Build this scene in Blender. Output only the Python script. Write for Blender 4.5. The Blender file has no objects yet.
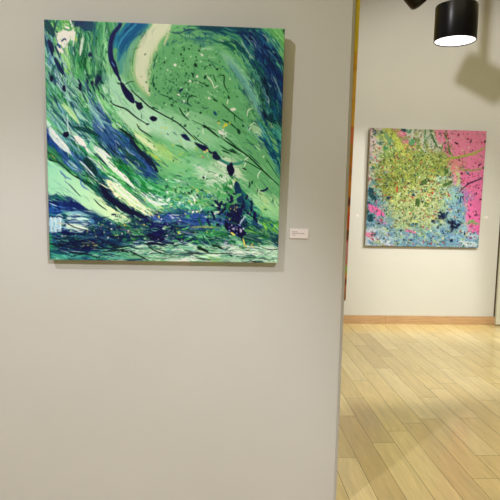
import bpy, bmesh, math, random
import numpy as np
from mathutils import Vector, Matrix

random.seed(7)
SC = bpy.context.scene
COL = SC.collection

# ------------------------------------------------------------------ camera
F, YAW, PITCH, ROLL = 531.16, 0.0534, 0.0984, -0.022
CAM = Vector((0, 0, 1.5))
fw = Vector((math.sin(YAW)*math.cos(PITCH), math.cos(YAW)*math.cos(PITCH), -math.sin(PITCH)))
rt = Vector((math.cos(YAW), -math.sin(YAW), 0))
dn = fw.cross(rt)
R2 = rt*math.cos(ROLL) + dn*math.sin(ROLL)
D2 = -rt*math.sin(ROLL) + dn*math.cos(ROLL)
cam = bpy.data.cameras.new('camera')
cam.sensor_width = 36; cam.lens = F/500*36; cam.clip_start = .05
co = bpy.data.objects.new('camera', cam); COL.objects.link(co)
m = Matrix((R2, -D2, -fw)).transposed().to_4x4(); m.translation = CAM
co.matrix_world = m
SC.camera = co

def ray(px, py):
    return (fw + R2*((px-250)/F) + D2*((py-250)/F)).normalized()
def on_y(px, py, y):
    d = ray(px, py); return CAM + d*((y-CAM.y)/d.y)
def on_floor(px, py):
    d = ray(px, py); return CAM + d*(-CAM.z/d.z)

DP, DF = 2.4, 6.2908          # partition face, far wall face
H = 3.9

# ------------------------------------------------------------------ helpers
def lin(c):
    c = np.asarray(c, float)/255
    return np.where(c <= .04045, c/12.92, ((c+.055)/1.055)**2.4)

def mat(name, rgb, rough=.6, metal=0., noise=0., nscale=8, bump=0., bscale=60, spec=.5, coat=0., stretch=(1,1,1)):
    M = bpy.data.materials.new(name); M.use_nodes = True
    nt = M.node_tree; b = nt.nodes['Principled BSDF']
    c = lin(rgb)
    b.inputs['Base Color'].default_value = (*c, 1)
    b.inputs['Roughness'].default_value = rough
    b.inputs['Metallic'].default_value = metal
    b.inputs['Specular IOR Level'].default_value = spec
    b.inputs['Coat Weight'].default_value = coat
    tc = nt.nodes.new('ShaderNodeTexCoord'); mp = nt.nodes.new('ShaderNodeMapping')
    mp.inputs['Scale'].default_value = stretch
    nt.links.new(tc.outputs['Object'], mp.inputs['Vector'])
    if noise:
        n = nt.nodes.new('ShaderNodeTexNoise'); n.inputs['Scale'].default_value = nscale; n.inputs['Detail'].default_value = 4
        nt.links.new(mp.outputs[0], n.inputs['Vector'])
        r = nt.nodes.new('ShaderNodeValToRGB')
        r.color_ramp.elements[0].position = .3; r.color_ramp.elements[1].position = .7
        r.color_ramp.elements[0].color = (*(c*(1-noise)), 1)
        r.color_ramp.elements[1].color = (*np.minimum(c*(1+noise), .95), 1)
        nt.links.new(n.outputs['Fac'], r.inputs['Fac']); nt.links.new(r.outputs[0], b.inputs['Base Color'])
    if bump:
        n2 = nt.nodes.new('ShaderNodeTexNoise'); n2.inputs['Scale'].default_value = bscale; n2.inputs['Detail'].default_value = 3
        nt.links.new(mp.outputs[0], n2.inputs['Vector'])
        bp = nt.nodes.new('ShaderNodeBump'); bp.inputs['Strength'].default_value = bump; bp.inputs['Distance'].default_value = .002
        nt.links.new(n2.outputs['Fac'], bp.inputs['Height']); nt.links.new(bp.outputs[0], b.inputs['Normal'])
    return M

def obj(name, bm, m, parent=None, loc=None, smooth=False):
    me = bpy.data.meshes.new(name); bm.normal_update(); bm.to_mesh(me); bm.free()
    if m: me.materials.append(m)
    if smooth:
        for p in me.polygons: p.use_smooth = True
    o = bpy.data.objects.new(name, me); COL.objects.link(o)
    if parent: o.parent = parent
    if loc: o.location = loc
    return o

def box(bm, x0, x1, y0, y1, z0, z1, bev=0):
    g = bmesh.ops.create_cube(bm, size=1)
    vs = g['verts']
    for v in vs:
        v.co = Vector((x0+(v.co.x+.5)*(x1-x0), y0+(v.co.y+.5)*(y1-y0), z0+(v.co.z+.5)*(z1-z0)))
    if bev:
        es = list({e for v in vs for e in v.link_edges})
        bmesh.ops.bevel(bm, geom=es, offset=bev, segments=2, affect='EDGES', profile=.5)
    return bm

def boxobj(name, m, dims, parent=None, bev=0):
    return obj(name, box(bmesh.new(), *dims, bev=bev), m, parent)

def lathe(bm, prof, n=48):
    """prof: list of (r, z); open ends"""
    rings = []
    for r, z in prof:
        if r < 1e-6: rings.append([bm.verts.new((0, 0, z))])
        else: rings.append([bm.verts.new((r*math.cos(2*math.pi*i/n), r*math.sin(2*math.pi*i/n), z)) for i in range(n)])
    for a, b in zip(rings, rings[1:]):
        for i in range(n):
            j = (i+1) % n
            if len(a) == 1: bm.faces.new((a[0], b[j], b[i]))
            elif len(b) == 1: bm.faces.new((a[i], a[j], b[0]))
            else: bm.faces.new((a[i], a[j], b[j], b[i]))
    bmesh.ops.recalc_face_normals(bm, faces=bm.faces)
    return bm

def thing(name, label, cat, loc=(0, 0, 0), group=None):
    o = bpy.data.objects.new(name, None); COL.objects.link(o); o.location = loc
    o.empty_display_size = .05
    o['label'] = label; o['category'] = cat
    if group: o['group'] = group
    return o

def struct(o):
    o['kind'] = 'structure'; return o

# ------------------------------------------------------------------ paint engine
def catmull(P, n=8):
    P = np.asarray(P, float)
    if len(P) < 3: 
        t = np.linspace(0, 1, 5)[:, None]; return P[0]*(1-t)+P[-1]*t
    Q = np.vstack([2*P[0]-P[1], P, 2*P[-1]-P[-2]]); out = []
    for i in range(1, len(Q)-2):
        t = np.linspace(0, 1, n, endpoint=False)[:, None]
        a, b, c, d = Q[i-1], Q[i], Q[i+1], Q[i+2]
        out.append(.5*((2*b)+(c-a)*t+(2*a-5*b+4*c-d)*t**2+(3*b-a-3*c+d)*t**3))
    out.append(P[-1][None]); return np.vstack(out)

class Paint:
    def __init__(s, corners, N, base, seed=1):
        """corners: photo pixels of TL, TR, BR, BL of the canvas front, only used to write strokes in familiar numbers"""
        s.N = N; s.rng = np.random.default_rng(seed)
        src = np.array(corners, float); dst = np.array([(0, 0), (1, 0), (1, 1), (0, 1)], float)*(N-1)
        A = []; B = []
        for (x, y), (u, v) in zip(src, dst):
            A += [[x, y, 1, 0, 0, 0, -u*x, -u*y], [0, 0, 0, x, y, 1, -v*x, -v*y]]; B += [u, v]
        h = np.linalg.solve(np.array(A), np.array(B)); s.Hm = np.append(h, 1).reshape(3, 3)
        s.k = (N-1)/((src[1, 0]-src[0, 0]+src[2, 0]-src[3, 0])/2)
        s.buf = np.ones((N, N, 3))*np.array(base, float)
        s.yy, s.xx = np.mgrid[0:N, 0:N].astype(float)
    def tr(s, P):
        P = np.atleast_2d(np.asarray(P, float)); q = np.c_[P, np.ones(len(P))] @ s.Hm.T
        return q[:, :2]/q[:, 2:]
    def noise(s, cell, oct=3, shape=None):
        N = s.N; out = np.zeros((N, N)); amp = 1; tot = 0
        for o in range(oct):
            c = max(cell*s.k/2**o, 1.5); g = int(N/c)+3
            r = s.rng.random((g, g)); x = s.xx/c; y = s.yy/c
            xi = x.astype(int); yi = y.astype(int); fx = x-xi; fy = y-yi
            fx = fx*fx*(3-2*fx); fy = fy*fy*(3-2*fy)
            v = (r[yi, xi]*(1-fx)+r[yi, xi+1]*fx)*(1-fy)+(r[yi+1, xi]*(1-fx)+r[yi+1, xi+1]*fx)*fy
            out += amp*v; tot += amp; amp *= .5
        return out/tot
    def put(s, sl, a, col):
        a = np.clip(a, 0, 1)[..., None]; s.buf[sl] = s.buf[sl]*(1-a)+col*a
    def _bb(s, P, m):
        x0 = max(int(P[:, 0].min()-m), 0); x1 = min(int(P[:, 0].max()+m)+2, s.N)
        y0 = max(int(P[:, 1].min()-m), 0); y1 = min(int(P[:, 1].max()+m)+2, s.N)
        if x1 <= x0 or y1 <= y0: return None
        return (slice(y0, y1), slice(x0, x1))
    def stroke(s, pts, w, c1, c2=None, a=1., br=.5, dry=.3, soft=1.2, taper=(.15, .3), K=None, c3=None):
        """bristled stroke; w full width in photo px (number or list)"""
        P = catmull(s.tr(pts)); c1 = np.array(c1, float); c2 = c1 if c2 is None else np.array(c2, float)
        if np.isscalar(w): w = [w]
        seg = np.hypot(*np.diff(P, axis=0).T); cum = np.r_[0, np.cumsum(seg)]; L = max(cum[-1], 1e-6)
        hw = np.interp(cum/L, np.linspace(0, 1, len(w)), w)*.5*s.k if len(w) > 1 else np.full(len(P), w[0]*.5*s.k)
        sl = s._bb(P, hw.max()+3)
        if sl is None: return
        X = s.xx[sl]; Y = s.yy[sl]
        best = np.full(X.shape, 1e9); S = np.zeros(X.shape); T = np.zeros(X.shape); W = np.ones(X.shape)
        for i in range(len(P)-1):
            d = P[i+1]-P[i]; l2 = d@d
            if l2 < 1e-9: continue
            t = np.clip(((X-P[i, 0])*d[0]+(Y-P[i, 1])*d[1])/l2, 0, 1)
            ex = X-P[i, 0]-t*d[0]; ey = Y-P[i, 1]-t*d[1]; dd = np.hypot(ex, ey)
            k = dd < best
            best[k] = dd[k]; S[k] = (cum[i]+t*seg[i])[k]; W[k] = (hw[i]+t*(hw[i+1]-hw[i]))[k]
            T[k] = (dd*np.sign(d[0]*ey-d[1]*ex))[k]
        u = S/L
        tp = np.ones_like(u)
        if taper[0] > 0: tp *= np.clip(u/taper[0], 0, 1)**.5
        if taper[1] > 0: tp *= np.clip((1-u)/taper[1], 0, 1)**.5
        W = np.maximum(W*(.25+.75*tp), .4)
        t = T/W
        n = K or max(int(hw.max()*2/1.6), 2)
        r1 = s.rng.random(n*4+8); r2 = s.rng.random(n*4+8)
        wob = (s.rng.random(24)-.5)*.5
        tt = (t+np.interp(u, np.linspace(0, 1, 24), wob)*.35+1.5)*n/2
        tt = np.clip(tt, 0, n*4+5); b1 = np.interp(tt, np.arange(n*4+8), r1); b2 = np.interp(tt, np.arange(n*4+8), r2)
        sp = s.rng.random((n*4+8, 12)); si = np.clip((u*11).astype(int), 0, 10); fu = u*11-si; ti = np.clip(tt.astype(int), 0, n*4+6)
        b3 = sp[ti, si]*(1-fu)+sp[ti, si+1]*fu
        edge = np.clip((1-np.abs(t))*W/soft+.5, 0, 1)
        al = edge*a
        cut = dry*(.35+.65*np.maximum(np.abs(t)**3, (1-tp)))
        al = al*np.clip((b2*.5+b3*.5-cut*.9)/.12+.2, 0, 1) if dry > 0 else al
        mix = np.clip(.5+(b1*.6+b3*.4-.5)*2.4*br, 0, 1)[..., None]
        col = c1*(1-mix)+c2*mix if c2 is not c1 else c1+(mix-.5)*26*br
        if c3 is not None:
            col = col*(1-u[..., None])+np.array(c3, float)*u[..., None]
        s.put(sl, al, col)
    def line(s, pts, w, c, a=1., taper=(.2, .4)):
        s.stroke(pts, w, c, a=a, br=.1, dry=0, soft=1., taper=taper)
    def blob(s, x, y, rx, ry, c, ang=0, a=1., rag=.25, soft=1.3, c2=None):
        p = s.tr([(x, y)])[0]; rx *= s.k; ry *= s.k; m = max(rx, ry)*(1+rag)+2
        sl = s._bb(np.array([p]), m)
        if sl is None: return
        X = s.xx[sl]-p[0]; Y = s.yy[sl]-p[1]; ca, sa = math.cos(ang), math.sin(ang)
        U = (X*ca+Y*sa)/rx; V = (-X*sa+Y*ca)/ry
        th = np.arctan2(V, U); q = np.zeros_like(th)
        for k in range(2, 7): q += s.rng.normal()*np.cos(k*th+s.rng.random()*6.28)/k
        rr = 1+rag*q; d = (rr-np.hypot(U, V))*min(rx, ry)
        c = np.array(c, float)
        if c2 is not None:
            g = np.clip(.5+V*.6+.0*U, 0, 1)[..., None]; c = c*(1-g)+np.array(c2, float)*g
        s.put(sl, np.clip(d/soft+.5, 0, 1)*a, c)
    def poly(s, pts, c, c2=None, dirv=(1, 0), a=1., rag=2., soft=1.5, cell=8, tex=8, smooth=True):
        P = s.tr(pts)
        if smooth: P = catmull(np.vstack([P, P[:1]]), 6)[:-1]
        nx = (s.noise(cell, 3)-.5)*rag*2*s.k; ny = (s.noise(cell, 3)-.5)*rag*2*s.k
        X = s.xx+nx; Y = s.yy+ny; ins = np.zeros(X.shape, bool); dist = np.full(X.shape, 1e9)
        for i in range(len(P)):
            a0, b0 = P[i], P[(i+1) % len(P)]
            if abs(b0[1]-a0[1]) > 1e-9:
                c_ = ((a0[1] > Y) != (b0[1] > Y)) & (X < (b0[0]-a0[0])*(Y-a0[1])/(b0[1]-a0[1])+a0[0]); ins ^= c_
            d = b0-a0; l2 = max(d@d, 1e-9); t = np.clip(((X-a0[0])*d[0]+(Y-a0[1])*d[1])/l2, 0, 1)
            dist = np.minimum(dist, np.hypot(X-a0[0]-t*d[0], Y-a0[1]-t*d[1]))
        sd = np.where(ins, dist, -dist)
        col = np.ones((s.N, s.N, 3))*np.array(c, float)
        if c2 is not None:
            dv = np.array(dirv, float); dv /= np.hypot(*dv); pr = s.xx*dv[0]+s.yy*dv[1]; q = P@dv
            g = np.clip((pr-q.min())/max(q.max()-q.min(), 1e-6), 0, 1)[..., None]; col = col*(1-g)+np.array(c2, float)*g
        col = col+((s.noise(5, 3)-.5)*2*tex)[..., None]
        s.put((slice(None), slice(None)), np.clip(sd/(soft*s.k)+.5, 0, 1)*a, col)
    def specks(s, cx, cy, rx, ry, n, r, cols, a=(.7, 1), ell=1.8, ang=None, gauss=True):
        for _ in range(n):
            if gauss: x, y = cx+s.rng.normal()*rx*.5, cy+s.rng.normal()*ry*.5
            else: x, y = cx+(s.rng.random()*2-1)*rx, cy+(s.rng.random()*2-1)*ry
            q = r[0]+(r[1]-r[0])*s.rng.random()**2.5; e = 1+s.rng.random()*(ell-1)
            s.blob(x, y, q*e, q, cols[s.rng.integers(len(cols))], ang=(s.rng.random()*3.14 if ang is None else ang+s.rng.normal()*.3), a=a[0]+(a[1]-a[0])*s.rng.random(), rag=.15, soft=1.2)
    def dabs(s, cx, cy, rx, ry, n, L, w, cols, ang, sd=.3, a=.85, dry=.5, br=.6, gauss=True):
        for _ in range(n):
            if gauss: x, y = cx+s.rng.normal()*rx*.5, cy+s.rng.normal()*ry*.5
            else: x, y = cx+(s.rng.random()*2-1)*rx, cy+(s.rng.random()*2-1)*ry
            t = ang+s.rng.normal()*sd; l = L*(.5+s.rng.random())*.5; b = s.rng.normal()*l*.25
            dx, dy = math.cos(t)*l, math.sin(t)*l
            c = cols[s.rng.integers(len(cols))]; c2 = cols[s.rng.integers(len(cols))]
            s.stroke([(x-dx, y-dy), (x-dy/l*b, y+dx/l*b), (x+dx, y+dy)], w*(.5+s.rng.random()), c, c2, a=a, dry=dry, br=br)
    def warp(s, cell, amp):
        nx = (s.noise(cell, 2)-.5)*2*amp*s.k; ny = (s.noise(cell, 2)-.5)*2*amp*s.k
        X = np.clip(s.xx+nx, 0, s.N-1.001); Y = np.clip(s.yy+ny, 0, s.N-1.001)
        xi = X.astype(int); yi = Y.astype(int); fx = (X-xi)[..., None]; fy = (Y-yi)[..., None]; b = s.buf
        s.buf = (b[yi, xi]*(1-fx)+b[yi, xi+1]*fx)*(1-fy)+(b[yi+1, xi]*(1-fx)+b[yi+1, xi+1]*fx)*fy
    def flow(s, ctrl):
        """direction field from (x, y, angle) control points"""
        C = s.tr([(a, b) for a, b, _ in ctrl]); an = np.array([c for _, _, c in ctrl])
        def f(x, y):
            w = 1/(((C[:, 0]-x)**2+(C[:, 1]-y)**2)/(s.k*s.k)+30)**1.6
            return .5*math.atan2((w*np.sin(2*an)).sum(), (w*np.cos(2*an)).sum())
        return f
    def texture(s, n, f, L, w, jit, accents=(), pa=0., mask=None, a=.8, sd=.12, spread=2.):
        """many small bristle marks along the flow, each picking up the colour under it"""
        src = s.buf.copy(); N = s.N; r = s.rng; k = s.k
        for _ in range(n):
            x, y = r.random(2)*(N-1)
            j = jit if mask is None else jit*mask(x/N, y/N)
            t = f(x, y)+r.normal()*sd; l = (L[0]+(L[1]-L[0])*r.random()**1.5)*k; wd = max((w[0]+(w[1]-w[0])*r.random()**2)*k*.5, .55)
            qx, qy = int(np.clip(x+r.normal()*spread*k, 0, N-1)), int(np.clip(y+r.normal()*spread*k, 0, N-1))
            c = src[qy, qx]
            if len(accents) and r.random() < pa*(1 if mask is None else mask(x/N, y/N)): c = np.array(accents[r.integers(len(accents))], float)*.75+c*.25
            g = r.normal()*j; c = np.clip(c+g*np.array([.9, 1., .9])+r.normal(size=3)*j*.2, 4, 236)
            bend = r.normal()*.12
            m = l/2+wd+2; x0 = max(int(x-m), 0); x1 = min(int(x+m)+2, N); y0 = max(int(y-m), 0); y1 = min(int(y+m)+2, N)
            sl = (slice(y0, y1), slice(x0, x1)); X = s.xx[sl]-x; Y = s.yy[sl]-y
            U = (X*math.cos(t)+Y*math.sin(t))/(l/2); V = -X*math.sin(t)+Y*math.cos(t)+bend*l*(U*U-.4)
            W = wd*np.sqrt(np.clip(1-U*U, 0, 1))
            s.put(sl, np.clip((W-np.abs(V))/1.1+.5, 0, 1)*(W > .15)*a*np.clip(1.25-U*.5, 0, 1), c)
    def grade(s, c, mid=120):
        s.buf = np.clip(mid+(s.buf-mid)*c, 0, 255)
    def deepen(s, lo=100, amt=.45, blue=.25):
        """deeper darks and less violet blues in the paint itself"""
        b = s.buf; L = b.mean(-1, keepdims=True)
        b = b*(1-amt*np.clip((lo-L)/lo, 0, 1)); ex = np.clip(b[..., 2]-b[..., 1], 0, None)
        b[..., 2] -= blue*ex; b[..., 1] += blue*.3*ex; s.buf = b
    def linear(s, gain=1., tint=(1, 1, 1)):
        return np.clip(lin(np.clip(s.buf, 0, 255))*gain*np.array(tint), .002, .93)

GAIN1, TINT1 = 1.2, (1.08, .98, 1.2)
GAIN2, TINT2 = .8, (.97, .98, 1.06)
GAIN3 = 2.2

# ------------------------------------------------------------------ painting 1: green waves
G = (100, 172, 108); MINT = (150, 208, 165); DG = (28, 96, 62); NAVY = (14, 22, 92); TEAL = (18, 88, 130); CREAM = (200, 212, 166)
LIME = (128, 198, 104); SLATE = (62, 100, 150); PALE = (214, 226, 212); DT = (20, 70, 80); MG = (48, 140, 78); BLK = (18, 40, 38)
DRIPS = [([(111, 101), (113, 104), (120, 107), (126, 109), (136, 117), (147, 124)], 1.2), ([(131, 90), (140, 98), (150, 107), (162, 114), (178, 123), (190, 134), (196, 140)], 1.1), ([(137, 124), (140, 129), (146, 133), (152, 137)], 1.1), ([(225, 140), (236, 147), (247, 155), (256, 163), (266, 173), (279, 185)], 1.2), ([(203, 125), (209, 129), (219, 137)], 1.5),
         ([(94, 199), (100, 205), (107, 210)], 1.1), ([(65, 221), (72, 226), (82, 229), (87, 229.5)], 1), ([(113, 248), (122, 247), (133, 245)], 1.3), ([(147, 244), (154, 250), (166, 254), (172, 254)], 1.1), ([(130, 251), (140, 256), (148, 260)], 1.3), ([(197, 247), (203, 249), (208, 252)], 2.4), ([(212, 245), (218, 246), (223, 249)], 1.8), ([(184, 253), (210, 253), (232, 253)], .7), ([(100, 252), (116, 250), (130, 248)], 1), ([(49, 160), (60, 163), (72, 174), (84, 181), (94, 190)], 1.2), ([(119, 128), (128, 134), (134, 139)], 2)]
NAVYB = [(139.5, 106, 3, 3.6), (153.5, 118.5, 3.3, 2.5), (230.5, 169, 3.4, 6), (66.5, 134.5, 3, 2.8), (52, 79, 1.6, 3), (64.5, 88.5, 1.5, 3), (80.5, 87, 1.4, 3.4)]
p = Paint([(44.5, 20), (284.6, 28.4), (278, 262.8), (49.6, 259.6)], 420, (98, 168, 110), 5)
# broad ground of the upper disc: soft nested arcs around (205, 90)
for k in range(60):
    r_ = p.rng.uniform(8, 78); t0 = p.rng.uniform(-2.6, 1.2); l_ = p.rng.uniform(.5, 1.2)
    q = [(205+r_*math.cos(t0+l_*i/4)*.95, 92+r_*math.sin(t0+l_*i/4)) for i in range(5)]
    c = [(92, 165, 100), (108, 178, 112), (98, 170, 118), (86, 158, 104), (116, 182, 118)][p.rng.integers(5)]
    p.stroke(q, p.rng.uniform(6, 14), c, (100, 172, 112), a=.55, br=.5, dry=.2, soft=4)
# pale mint zone left of the disc
p.poly([(100, 70), (122, 78), (140, 96), (165, 112), (190, 122), (212, 140), (190, 150), (150, 132), (120, 128), (98, 100)], (150, 206, 164), (160, 208, 168), a=.95, rag=4, soft=6, tex=10)
p.poly([(160, 105), (185, 112), (215, 128), (235, 140), (215, 150), (185, 135), (160, 124)], (126, 192, 138), a=.8, rag=4, soft=6)
for q, w_, c in (([(118, 118), (135, 122), (150, 134)], 9, (170, 212, 170)), ([(150, 118), (170, 122), (190, 134)], 10, (160, 210, 172)), ([(125, 95), (145, 106), (160, 118)], 8, (155, 210, 170)), ([(170, 112), (200, 118), (222, 130)], 9, (112, 180, 118))):
    p.stroke(q, w_, c, (150, 205, 160), a=.7, soft=4, dry=.1)
# arcs at the upper middle: sage, cream, teal, navy
p.stroke([(164, 24), (151, 38), (143, 55), (141, 72), (147, 92)], 20, (120, 180, 120), (150, 196, 135), a=.9, soft=5, dry=0)
p.stroke([(162, 26), (152, 38), (145, 52), (142, 64), (142, 78), (149, 96)], [14, 15, 15, 13, 9, 4], (203, 212, 170), (192, 200, 158), a=1, br=.5, soft=4, dry=0, taper=(0, .2))
p.stroke([(146, 24), (136, 36), (129, 50), (125, 64), (126, 76)], 11, (96, 160, 128), (120, 178, 130), a=.95, soft=3, dry=0, taper=(0, .3))
p.stroke([(142, 24), (131, 36), (124, 50), (120, 64), (121, 74)], 8, (60, 135, 140), (90, 160, 140), a=.9, soft=3, dry=.1, taper=(0, .3))
p.stroke([(138, 24), (127, 35), (119, 48)], 11, (14, 104, 144), (22, 78, 132), br=.9, dry=0, taper=(0, .3))
p.stroke([(131, 24), (120, 36), (115, 48)], 7, (16, 92, 136), (28, 120, 152), br=.9, dry=0, taper=(0, .2))
p.stroke([(133, 24), (123, 33)], 2, (16, 40, 110), taper=(0, .3)); p.stroke([(120, 24), (112, 33), (109, 40)], 5, (50, 130, 150), (20, 80, 120), taper=(0, .3))
p.stroke([(137, 30), (128, 40), (121, 54)], 1.4, (20, 60, 120), taper=(0, .3))
p.stroke([(140, 66), (128, 84), (134, 78)], 2, (130, 190, 150), a=.4)
# top right blue bank
p.stroke([(200, 27), (232, 32), (252, 46), (266, 70), (276, 100), (283, 128)], [4, 12, 22, 26, 24, 14], (18, 60, 100), (22, 96, 112), br=1., dry=.45, soft=3, taper=(0, .1))
p.stroke([(236, 32), (256, 44), (268, 66), (277, 94)], [8, 16, 16, 10], (14, 30, 92), (16, 66, 110), br=.9, dry=.4)
p.stroke([(250, 28), (270, 50), (282, 80)], [4, 12, 10], (12, 34, 94), (24, 100, 130), br=1, dry=.3)
p.stroke([(276, 60), (281, 90), (282, 122)], 7, (16, 40, 100), (20, 84, 120), br=.8)
p.stroke([(184, 28), (215, 28), (262, 29)], 3.5, (18, 60, 90), (24, 90, 90), dry=.2)
p.poly([(268, 27), (285, 28), (284, 50), (279, 42), (272, 34)], (84, 160, 96), (110, 178, 100), rag=1.5, soft=2)
p.line([(266, 29), (273, 38), (280, 48)], 2, (30, 120, 96)); p.blob(283.5, 31, .8, 2, (20, 50, 40))
p.stroke([(256, 28), (262, 33)], 5, (60, 150, 110), a=.7)
for q, w_, c in (([(226, 55), (246, 80), (262, 112)], 9, (120, 186, 150)), ([(232, 62), (250, 86), (264, 120)], 4, (84, 160, 150)), ([(238, 50), (256, 74), (268, 96)], 6, (74, 140, 130)), ([(214, 50), (236, 66), (250, 90)], 5, (118, 186, 132))):
    p.stroke(q, w_, c, (104, 174, 118), a=.7, soft=3, dry=.4)
p.stroke([(236, 42), (242, 52), (245, 62)], [5, 7, 4], (16, 76, 84), (24, 92, 92)); p.stroke([(222, 40), (228, 46), (236, 50)], [4, 6, 3], (26, 104, 78), (20, 80, 80)); p.stroke([(226, 34), (236, 38), (244, 46)], 6, (60, 140, 100), (90, 165, 105), a=.8)
p.blob(188, 30, 4.5, 3.2, (16, 50, 100)); p.blob(192, 29, 4, 2.4, (18, 66, 96)); p.blob(199, 39, 2, 1.6, NAVY, rag=.4); p.blob(167, 44, 2.6, 1.2, (40, 110, 90), ang=-.4)
p.dabs(200, 38, 26, 8, 36, 6, 1.6, [(30, 96, 110), (50, 120, 116), (24, 70, 110), (90, 160, 110)], .5, .6, dry=.5)
p.dabs(250, 60, 30, 40, 34, 9, 2.2, [(24, 90, 100), (40, 120, 104), (96, 168, 108)], 1.0, .25, a=.7)
p.dabs(268, 70, 16, 60, 20, 12, 2.4, [(20, 70, 120), (16, 36, 96), (40, 120, 140)], 1.15, .2, a=.7)
# dark speckled shoulder on the right
p.specks(258, 88, 14, 34, 90, (.4, 1.5), [(20, 70, 76), (14, 40, 70), (30, 100, 70)])
for q in ((264, 76, 3, 4), (263, 82, 2, 5), (252, 84, 1.8, 2.6), (256, 72, 1.4, 2), (245, 92, 2, 4), (262, 100, 2, 1.6), (268, 91, 2, 4)): p.blob(*q, (22, 74, 84), ang=-.3, rag=.4)
p.poly([(257, 106), (264, 104), (268, 112), (278, 116), (281, 124), (272, 122), (266, 124), (262, 116)], (16, 40, 90), (24, 96, 76), rag=3, soft=1.5, smooth=False)
p.dabs(270, 118, 16, 14, 26, 5, 2, [(14, 32, 86), (20, 78, 80), (30, 110, 80)], .8, .6)
p.stroke([(258, 120), (268, 140), (276, 165), (280, 178)], [4, 7, 7, 4], (90, 170, 150), (30, 110, 120), br=1, dry=.3)
p.stroke([(268, 122), (278, 140), (281, 158)], 4, (36, 120, 120), (20, 66, 100), br=1)
p.stroke([(254, 133), (262, 138), (268, 146), (276, 160), (280, 176)], [2, 4, 4, 6, 3], (14, 60, 100), (30, 118, 130), br=.9, dry=.1)
p.stroke([(276, 126), (281, 134), (281, 150)], 3, (70, 160, 150), a=.8)
p.poly([(254, 121), (260, 124), (264, 136), (256, 132), (251, 130)], (160, 205, 160), rag=2, soft=2, a=.8)
# -------- upper left column strokes
p.poly([(44, 20), (112, 23), (110, 45), (104, 62), (104, 80), (92, 86), (70, 80), (44, 60)], (78, 156, 100), (96, 170, 112), rag=2, soft=3, tex=14)
p.stroke([(52, 24), (58, 34), (60, 50), (68, 68), (76, 86)], [6, 8, 9, 8, 4], (120, 194, 98), (146, 208, 128), br=.8)
p.stroke([(68, 24), (63, 34), (62, 44)], 7, (120, 190, 104), (170, 212, 150)); p.stroke([(60, 22), (75, 23)], 3, (100, 176, 92)); p.stroke([(72, 27), (82, 30)], 5, (96, 176, 96), (130, 196, 120))
p.poly([(61, 31), (66, 27), (70, 31), (77, 33), (73, 38), (68, 42), (68, 48), (64, 49), (61, 42), (59, 36)], (216, 224, 206), (206, 216, 196), rag=1.2, soft=1, smooth=False)
p.stroke([(58, 43), (61, 48)], 2.6, (30, 80, 130))
p.stroke([(46, 21), (49, 28), (53, 34), (54, 38)], [8, 8, 7, 4], (22, 76, 100), (26, 110, 80), br=.9, dry=.1, taper=(0, .2)); p.stroke([(46, 21), (49, 27)], 5, (20, 70, 120), dry=0)
p.stroke([(45, 34), (48, 44), (52, 52)], [4, 3, 3], (150, 200, 180), (40, 110, 150), br=.9); p.stroke([(47, 38), (52, 48), (53, 56)], [4, 6, 4], (18, 40, 100), (20, 90, 120), br=.9, dry=.1)
p.stroke([(54, 58), (60, 68), (66, 78)], [4, 5, 3], (16, 52, 104), (24, 110, 100), br=.8); p.stroke([(49, 50), (56, 62), (60, 72)], 2.4, (24, 96, 120), a=.8)
for x_, y_, x2, y2, w_, c, d_ in ((72, 46, 74, 74, 7, (44, 132, 72), (66, 150, 90)), (79, 40, 77, 76, 7, (52, 140, 82), (90, 166, 110)), (84, 36, 83, 72, 7, (38, 122, 70), (60, 146, 90)), (90, 34, 86, 60, 6, (52, 136, 84), (34, 116, 76)), (96, 28, 95, 52, 6, (26, 104, 84), (66, 150, 100)), (104, 28, 98, 70, 6, (70, 152, 100), (104, 178, 122)), (92, 52, 94, 84, 7, (96, 174, 108), (122, 190, 128)), (66, 50, 73, 72, 4, (160, 208, 150), (120, 190, 110))):
    p.stroke([(x_, y_), ((x_+x2)/2+p.rng.normal(), (y_+y2)/2), (x2, y2)], w_, c, d_, br=.9, dry=.3)
p.stroke([(83, 38), (82, 46), (80.5, 56)], [1.5, 3, 2.6], (196, 216, 196), (150, 196, 160), dry=.1); p.stroke([(77, 52), (79, 50), (80, 42)], 2, (110, 176, 130))
p.line([(76, 38), (77.5, 43)], 1.4, (180, 190, 60)); p.specks(77, 41, 2, 2, 4, (.4, .8), [(190, 196, 70)])
p.poly([(73, 21), (82, 21), (95, 21.5), (92, 32), (84, 30), (80, 26), (75, 27)], (16, 46, 108), (22, 86, 110), rag=1.5, soft=1, smooth=False)
p.stroke([(86, 23), (90, 34), (84, 30)], 4, (24, 96, 80)); p.specks(79, 23.5, 3, 2, 10, (.4, 1.2), [(170, 190, 210), (60, 110, 170)]); p.stroke([(73, 40), (76, 34), (82, 34)], 2.2, (24, 80, 90)); p.stroke([(98, 22), (96, 36), (95, 50)], [8, 5, 3], (24, 88, 84), (70, 150, 100))
p.poly([(104, 40), (109, 34), (111, 54), (113, 66), (108, 76), (102, 68), (103, 52)], (120, 190, 130), (132, 198, 142), rag=2, soft=2); p.specks(104, 52, 3, 8, 14, (.5, 1.3), [(50, 130, 80), (40, 116, 70)])
p.blob(90.5, 55, 2, 3, (26, 96, 70), rag=.3, ang=-.3); p.stroke([(90, 59), (92, 66), (93, 74)], 2.6, (24, 96, 76)); p.blob(99, 74, 3, 5, (20, 86, 70), rag=.5, ang=-.6); p.blob(104, 79, 2, 4, (20, 90, 76), rag=.5)
p.stroke([(108, 33), (111, 30), (113, 27)], 2, (170, 208, 180)); p.stroke([(107, 36), (109, 42), (113, 30)], 1.4, (24, 96, 80))
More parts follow.
